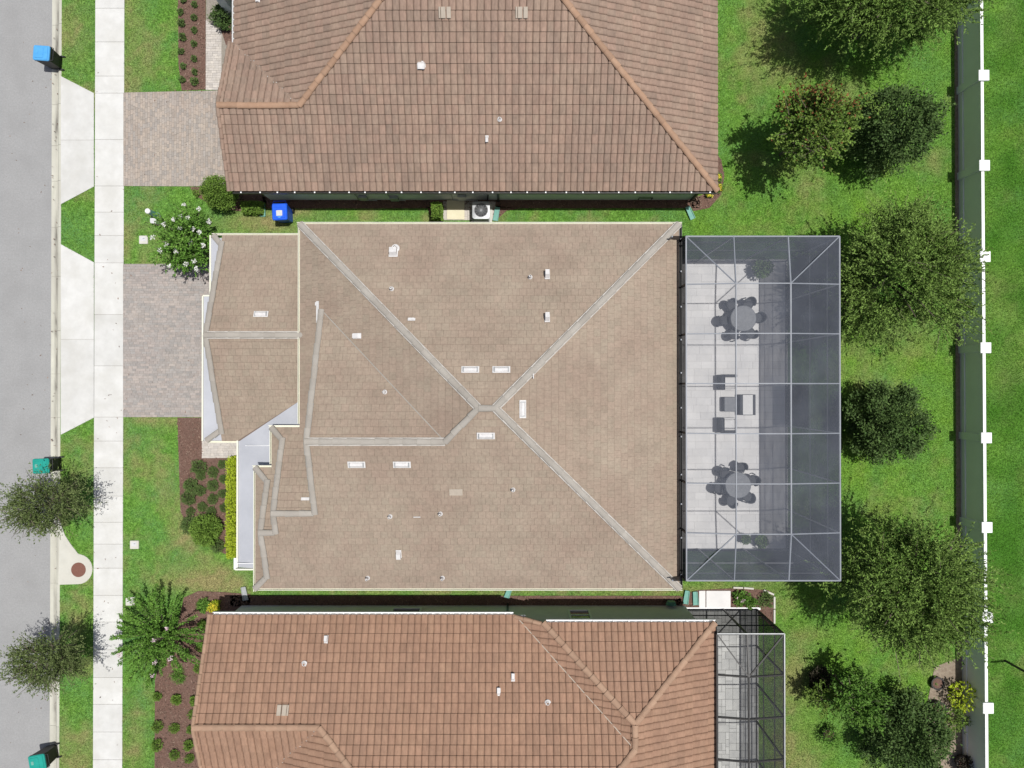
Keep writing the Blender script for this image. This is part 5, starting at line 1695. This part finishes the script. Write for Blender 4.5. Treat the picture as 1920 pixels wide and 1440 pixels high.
pot(1421, 507, .17, .35, 'pot_light', 'bushy potted plant at the upper end of the screened patio', ('leaf_bed', .38, .6, 900, .10, .05), DZ)
pot(1393, 1008, .14, .3, 'pot_light', 'small potted plant at the lower end of the patio, the left of two', ('leaf_bed', .17, .25, 350, .08, .05), DZ)
pot(1421, 1011, .16, .3, 'pot_light', 'potted plant at the lower end of the patio, the right of two', ('leaf_bed', .24, .35, 500, .09, .05), DZ)
pot(1753, 1278, .26, .22, 'terracotta', 'dark ring pot in the soil patch, nearest the oak')
pot(1787, 1293, .20, .24, 'terracotta', 'dark pot with a lime-leaved plant beside the fence', ('leaf_lime', .55, .9, 420, .13, .07))
pot(1752, 1326, .34, .3, 'terracotta', 'wide dark pot in the middle of the soil patch', ('leaf_crape', .30, .3, 200, .12, .03))
pot(1800, 1425, .34, .35, 'terracotta', 'black tub beside the fence at the bottom', ('leaf_dark', .38, .35, 500, .12, .05))
pot(1550, 1372, .26, .28, 'terracotta', 'dark pot with trailing green plant on the lawn at the bottom', ('leaf_crape', .42, .5, 600, .13, .03))
dense('purple_shrub', 'low dark purple shrub at the left of the fruit bush', 'shrub', 1533, 1268, .52, .85, 'leaf_dark', 2600, .09, .035)
tuft('garden_plant', 'loose green plant between the wide pot and the fence', 'plant', 1780, 1340, .48, .75, 'leaf_maple', 1100, .10, .035)
tuft('garden_plant', 'dark scrubby plant below the wide pot in the soil patch', 'plant', 1768, 1372, .32, .45, 'leaf_bed', 500, .09, .03)
# trunk ring of the maple: a dark planting hollow in the grass
g = P(1885, 1239)
tag(MB().tube([(g.x, g.y, 0), (g.x, g.y, 2.6)], [.05, .04], 10).build('garden_post', M['bronze']), 'thin dark post standing beyond the fence at the right edge', 'post')
# white edging stones round the bed of the bottom enclosure
for i, ((xa, ya), (xb, yb)) in enumerate([((1374, 1101), (1392, 1101.5)), ((1394, 1101.5), (1412, 1103)), ((1431, 1106), (1450, 1114)), ((1451, 1118), (1451, 1140)), ((1451, 1142), (1451, 1168))]):
    a, b = P(xa, ya), P(xb, yb)
    o = MB().beam((a.x, a.y, .04), (b.x, b.y, .04), .07, .09).build('edging_stone', M['concrete'])
    tag(o, 'pale edging strip of the bottom enclosure bed, ' + ['first', 'second', 'third', 'fourth', 'fifth'][i] + ' from the paved landing', 'edging', 'edging strips of the bottom bed')

# ================================================================== LAWN AND GRASS
EXCLUDE.append([(-10.9, -6.9), (5.5, -6.9), (5.5, 5.35), (-10.9, 5.35)])
EXCLUDE.append([(-9.9, 7.6), (7.2, 7.6), (7.2, 21), (-9.9, 21)])
EXCLUDE.append([(-10.9, -8.8), (7.0, -8.8), (7.0, -22), (-10.9, -22)])
DRY = [(370, 1085, 75, 26, .85), (440, 1095, 30, 14, .6), (1488, 1255, 32, 55, .8), (1475, 1400, 50, 70, .7), (1520, 1190, 40, 16, .5), (280, 788, 45, 9, .6), (478, 420, 75, 16, .55), (560, 398, 40, 8, .5),
       (147, 1425, 30, 45, .55), (145, 1180, 18, 25, .45), (147, 60, 25, 70, .3), (255, 60, 20, 90, .35), (1440, 80, 60, 90, .32), (1880, 560, 40, 70, .45), (1890, 720, 30, 60, .5), (1895, 60, 30, 60, .3), (1300, 1105, 60, 10, .5),
       (1860, 1200, 30, 40, .4), (120, 1400, 10, 60, .4), (350, 1000, 20, 40, .35), (255, 1390, 20, 60, .45), (1550, 280, 20, 10, .4), (700, 408, 250, 6, .15), (160, 190, 14, 20, .5), (240, 240, 8, 300, .25), (900, 1108, 420, 5, .45)]
LIME = [(1590, 90, 60, 60, .5), (1640, 405, 80, 45, .75), (1600, 640, 40, 60, .55), (1700, 690, 60, 30, .5), (1630, 900, 60, 60, .6), (1770, 860, 20, 120, .55), (1600, 1240, 60, 60, .55), (1700, 1260, 50, 60, .6), (1540, 1110, 60, 30, .3), (1870, 300, 60, 500, .3), (1540, 20, 60, 90, .3), (1330, 420, 40, 20, .4)]
def field(x, y, blobs):
    r = np.zeros(x.shape)
    for px, py, rx, ry, a in blobs:
        c = P(px, py)
        r = r + a * np.exp(-(((x - c.x) / (rx * .022)) ** 2 + ((y - c.y) / (ry * .022)) ** 2))
    return r
def dry_at(x, y):
    f = field(x, y, DRY)
    n = vnoise(x, y, .35) * .5 + vnoise(x + 31, y, .12) * .5
    base = np.clip(vnoise(x + 11, y + 5, 1.3) * .55 + vnoise(x + 7, y + 2, .5) * .3 + vnoise(x, y + 9, .2) * .3 - .58, 0, 1) * 1.7
    return np.clip(f * (.35 + 1.3 * n) + base, 0, 1)
def lime_at(x, y):
    n = vnoise(x + 3, y + 17, .6) * .6 + vnoise(x, y + 40, .2) * .4
    return np.clip(field(x, y, LIME) * np.clip(2.2 * n - .45, 0, 1.4) * .75 + np.where(x > 7.5, .18, .0) * n * 2, 0, .8)
gx0, gx1, gy0, gy1, st = XB - .01, 26.0, -19.0, 19.0, .16
nx_, ny_ = int((gx1 - gx0) / st) + 1, int((gy1 - gy0) / st) + 1
xs, ys = np.linspace(gx0, gx1, nx_), np.linspace(gy0, gy1, ny_)
X_, Y_ = np.meshgrid(xs, ys, indexing='ij')
Zl = (vnoise(X_, Y_, .5) - .5) * .012 - .004
Zl[0, :] = 0
co = np.stack([X_, Y_, Zl], -1).reshape(-1, 3)
me = bpy.data.meshes.new('lawn')
I, Jx = np.meshgrid(np.arange(nx_ - 1), np.arange(ny_ - 1), indexing='ij')
q0 = (I * ny_ + Jx).reshape(-1)
quads = np.stack([q0, q0 + ny_, q0 + ny_ + 1, q0 + 1], 1)
me.vertices.add(len(co)); me.vertices.foreach_set('co', co.reshape(-1).astype(np.float32))
me.loops.add(quads.size); me.loops.foreach_set('vertex_index', quads.reshape(-1).astype(np.int32))
me.polygons.add(len(quads)); me.polygons.foreach_set('loop_start', np.arange(0, quads.size, 4, dtype=np.int32)); me.polygons.foreach_set('loop_total', np.full(len(quads), 4, dtype=np.int32))
me.materials.append(M['lawn'])
def deep_at(x, y):
    return np.clip(np.where(x > 18.6, .62, np.where(x > 7.5, .12, .0)) * (.35 + 1.2 * vnoise(x + 5, y + 61, .8)), 0, .9)
for nm, fn in (('dry', dry_at), ('lime', lime_at), ('deep', deep_at)):
    at = me.attributes.new(nm, 'FLOAT', 'POINT')
    at.data.foreach_set('value', fn(X_, Y_).reshape(-1).astype(np.float32))
me.update(calc_edges=True)
tag(link('lawn', me), kind='structure')
fl = MB()
for a, b, c_, d_ in ((XB - .01, 90, 19, 90), (XB - .01, 90, -90, -19), (26, 90, -19, 19)):
    fl.poly([(a, c_, -.006), (b, c_, -.006), (b, d_, -.006), (a, d_, -.006)])
tag(fl.build('outer_lawn', M['ground']), kind='structure')

NB = 1350000
bx = rng.uniform(XB + .02, 23.0, NB)
by = rng.uniform(-17.2, 17.2, NB)
keep = np.ones(NB, bool)
for poly in EXCLUDE:
    keep &= ~in_poly(bx, by, poly)
bx, by = bx[keep], by[keep]
n = len(bx)
nt_ = 26000
ty = rng.uniform(-17, 17, nt_)
tx = 18.70 + np.abs(rng.normal(0, .16, nt_)) + .12 * vnoise(ty, ty * 0, .4) + (-ty) * .0035
tk = vnoise(ty, tx * 3, .35) > .35
bx, by = np.concatenate([bx, tx[tk]]), np.concatenate([by, ty[tk]])
n = len(bx)
tall = np.where(np.arange(n) >= n - int(tk.sum()), 2.6, 1.0)
L = rng.uniform(.035, .085, n) * tall
ang = rng.uniform(0, 2 * np.pi, n)
lean = rng.uniform(.35, 1.25, n)
wd = rng.uniform(.006, .013, n)
T = np.zeros((n, 3, 3))
cx, sx = np.cos(ang), np.sin(ang)
T[:, 0] = np.stack([bx - sx * wd, by + cx * wd, np.full(n, -.002)], 1)
T[:, 1] = np.stack([bx + sx * wd, by - cx * wd, np.full(n, -.002)], 1)
T[:, 2] = np.stack([bx + cx * L * np.sin(lean), by + sx * L * np.sin(lean), L * np.cos(lean)], 1)
gr = link('grass', np_mesh('grass', T, 3, M['grass'], {'tint': rng.random(n), 'dry': np.clip(dry_at(bx, by) + rng.normal(0, .08, n), 0, 1), 'lime': lime_at(bx, by), 'deep': deep_at(bx, by)}))
tag(gr, 'short green lawn grass between the houses and the fence', 'grass', kind='stuff')
# a little leaf litter on road, kerb and pavement
nl = 260
lx = np.concatenate([rng.uniform(-21.0, XR, 60), rng.uniform(XR, XB, 90), rng.uniform(SW0, SW1, 40), rng.uniform(SW1, -12.6, 70)])
ly = rng.uniform(-15, 15, nl)
lz = np.concatenate([np.full(60, -.134), np.full(90, -.05), np.full(40, .04), np.full(70, .046)])
ok = np.ones(nl, bool)
ok[190:] = in_poly(lx[190:], ly[190:], [P2(232, 174), P2(412, 170), P2(423, 350), P2(232, 349)]) | in_poly(lx[190:], ly[190:], [P2(232, 495), P2(375, 495), P2(375, 782), P2(232, 782)])
pos = np.stack([lx, ly, lz], 1)[ok]
k = len(pos)
dd = rng.normal(0, 1, (k, 3)); dd[:, 2] *= .1
lit = link('leaf_litter', np_mesh('leaf_litter', leaf_quads(pos, dd, rng.uniform(.04, .11, k), rng.uniform(.02, .05, k), 4.0), 4, M['mulch_chip'], {'tint': rng.random(k)}))
tag(lit, 'scattered dry leaves on the road, kerb and driveways', 'leaf litter', kind='stuff')
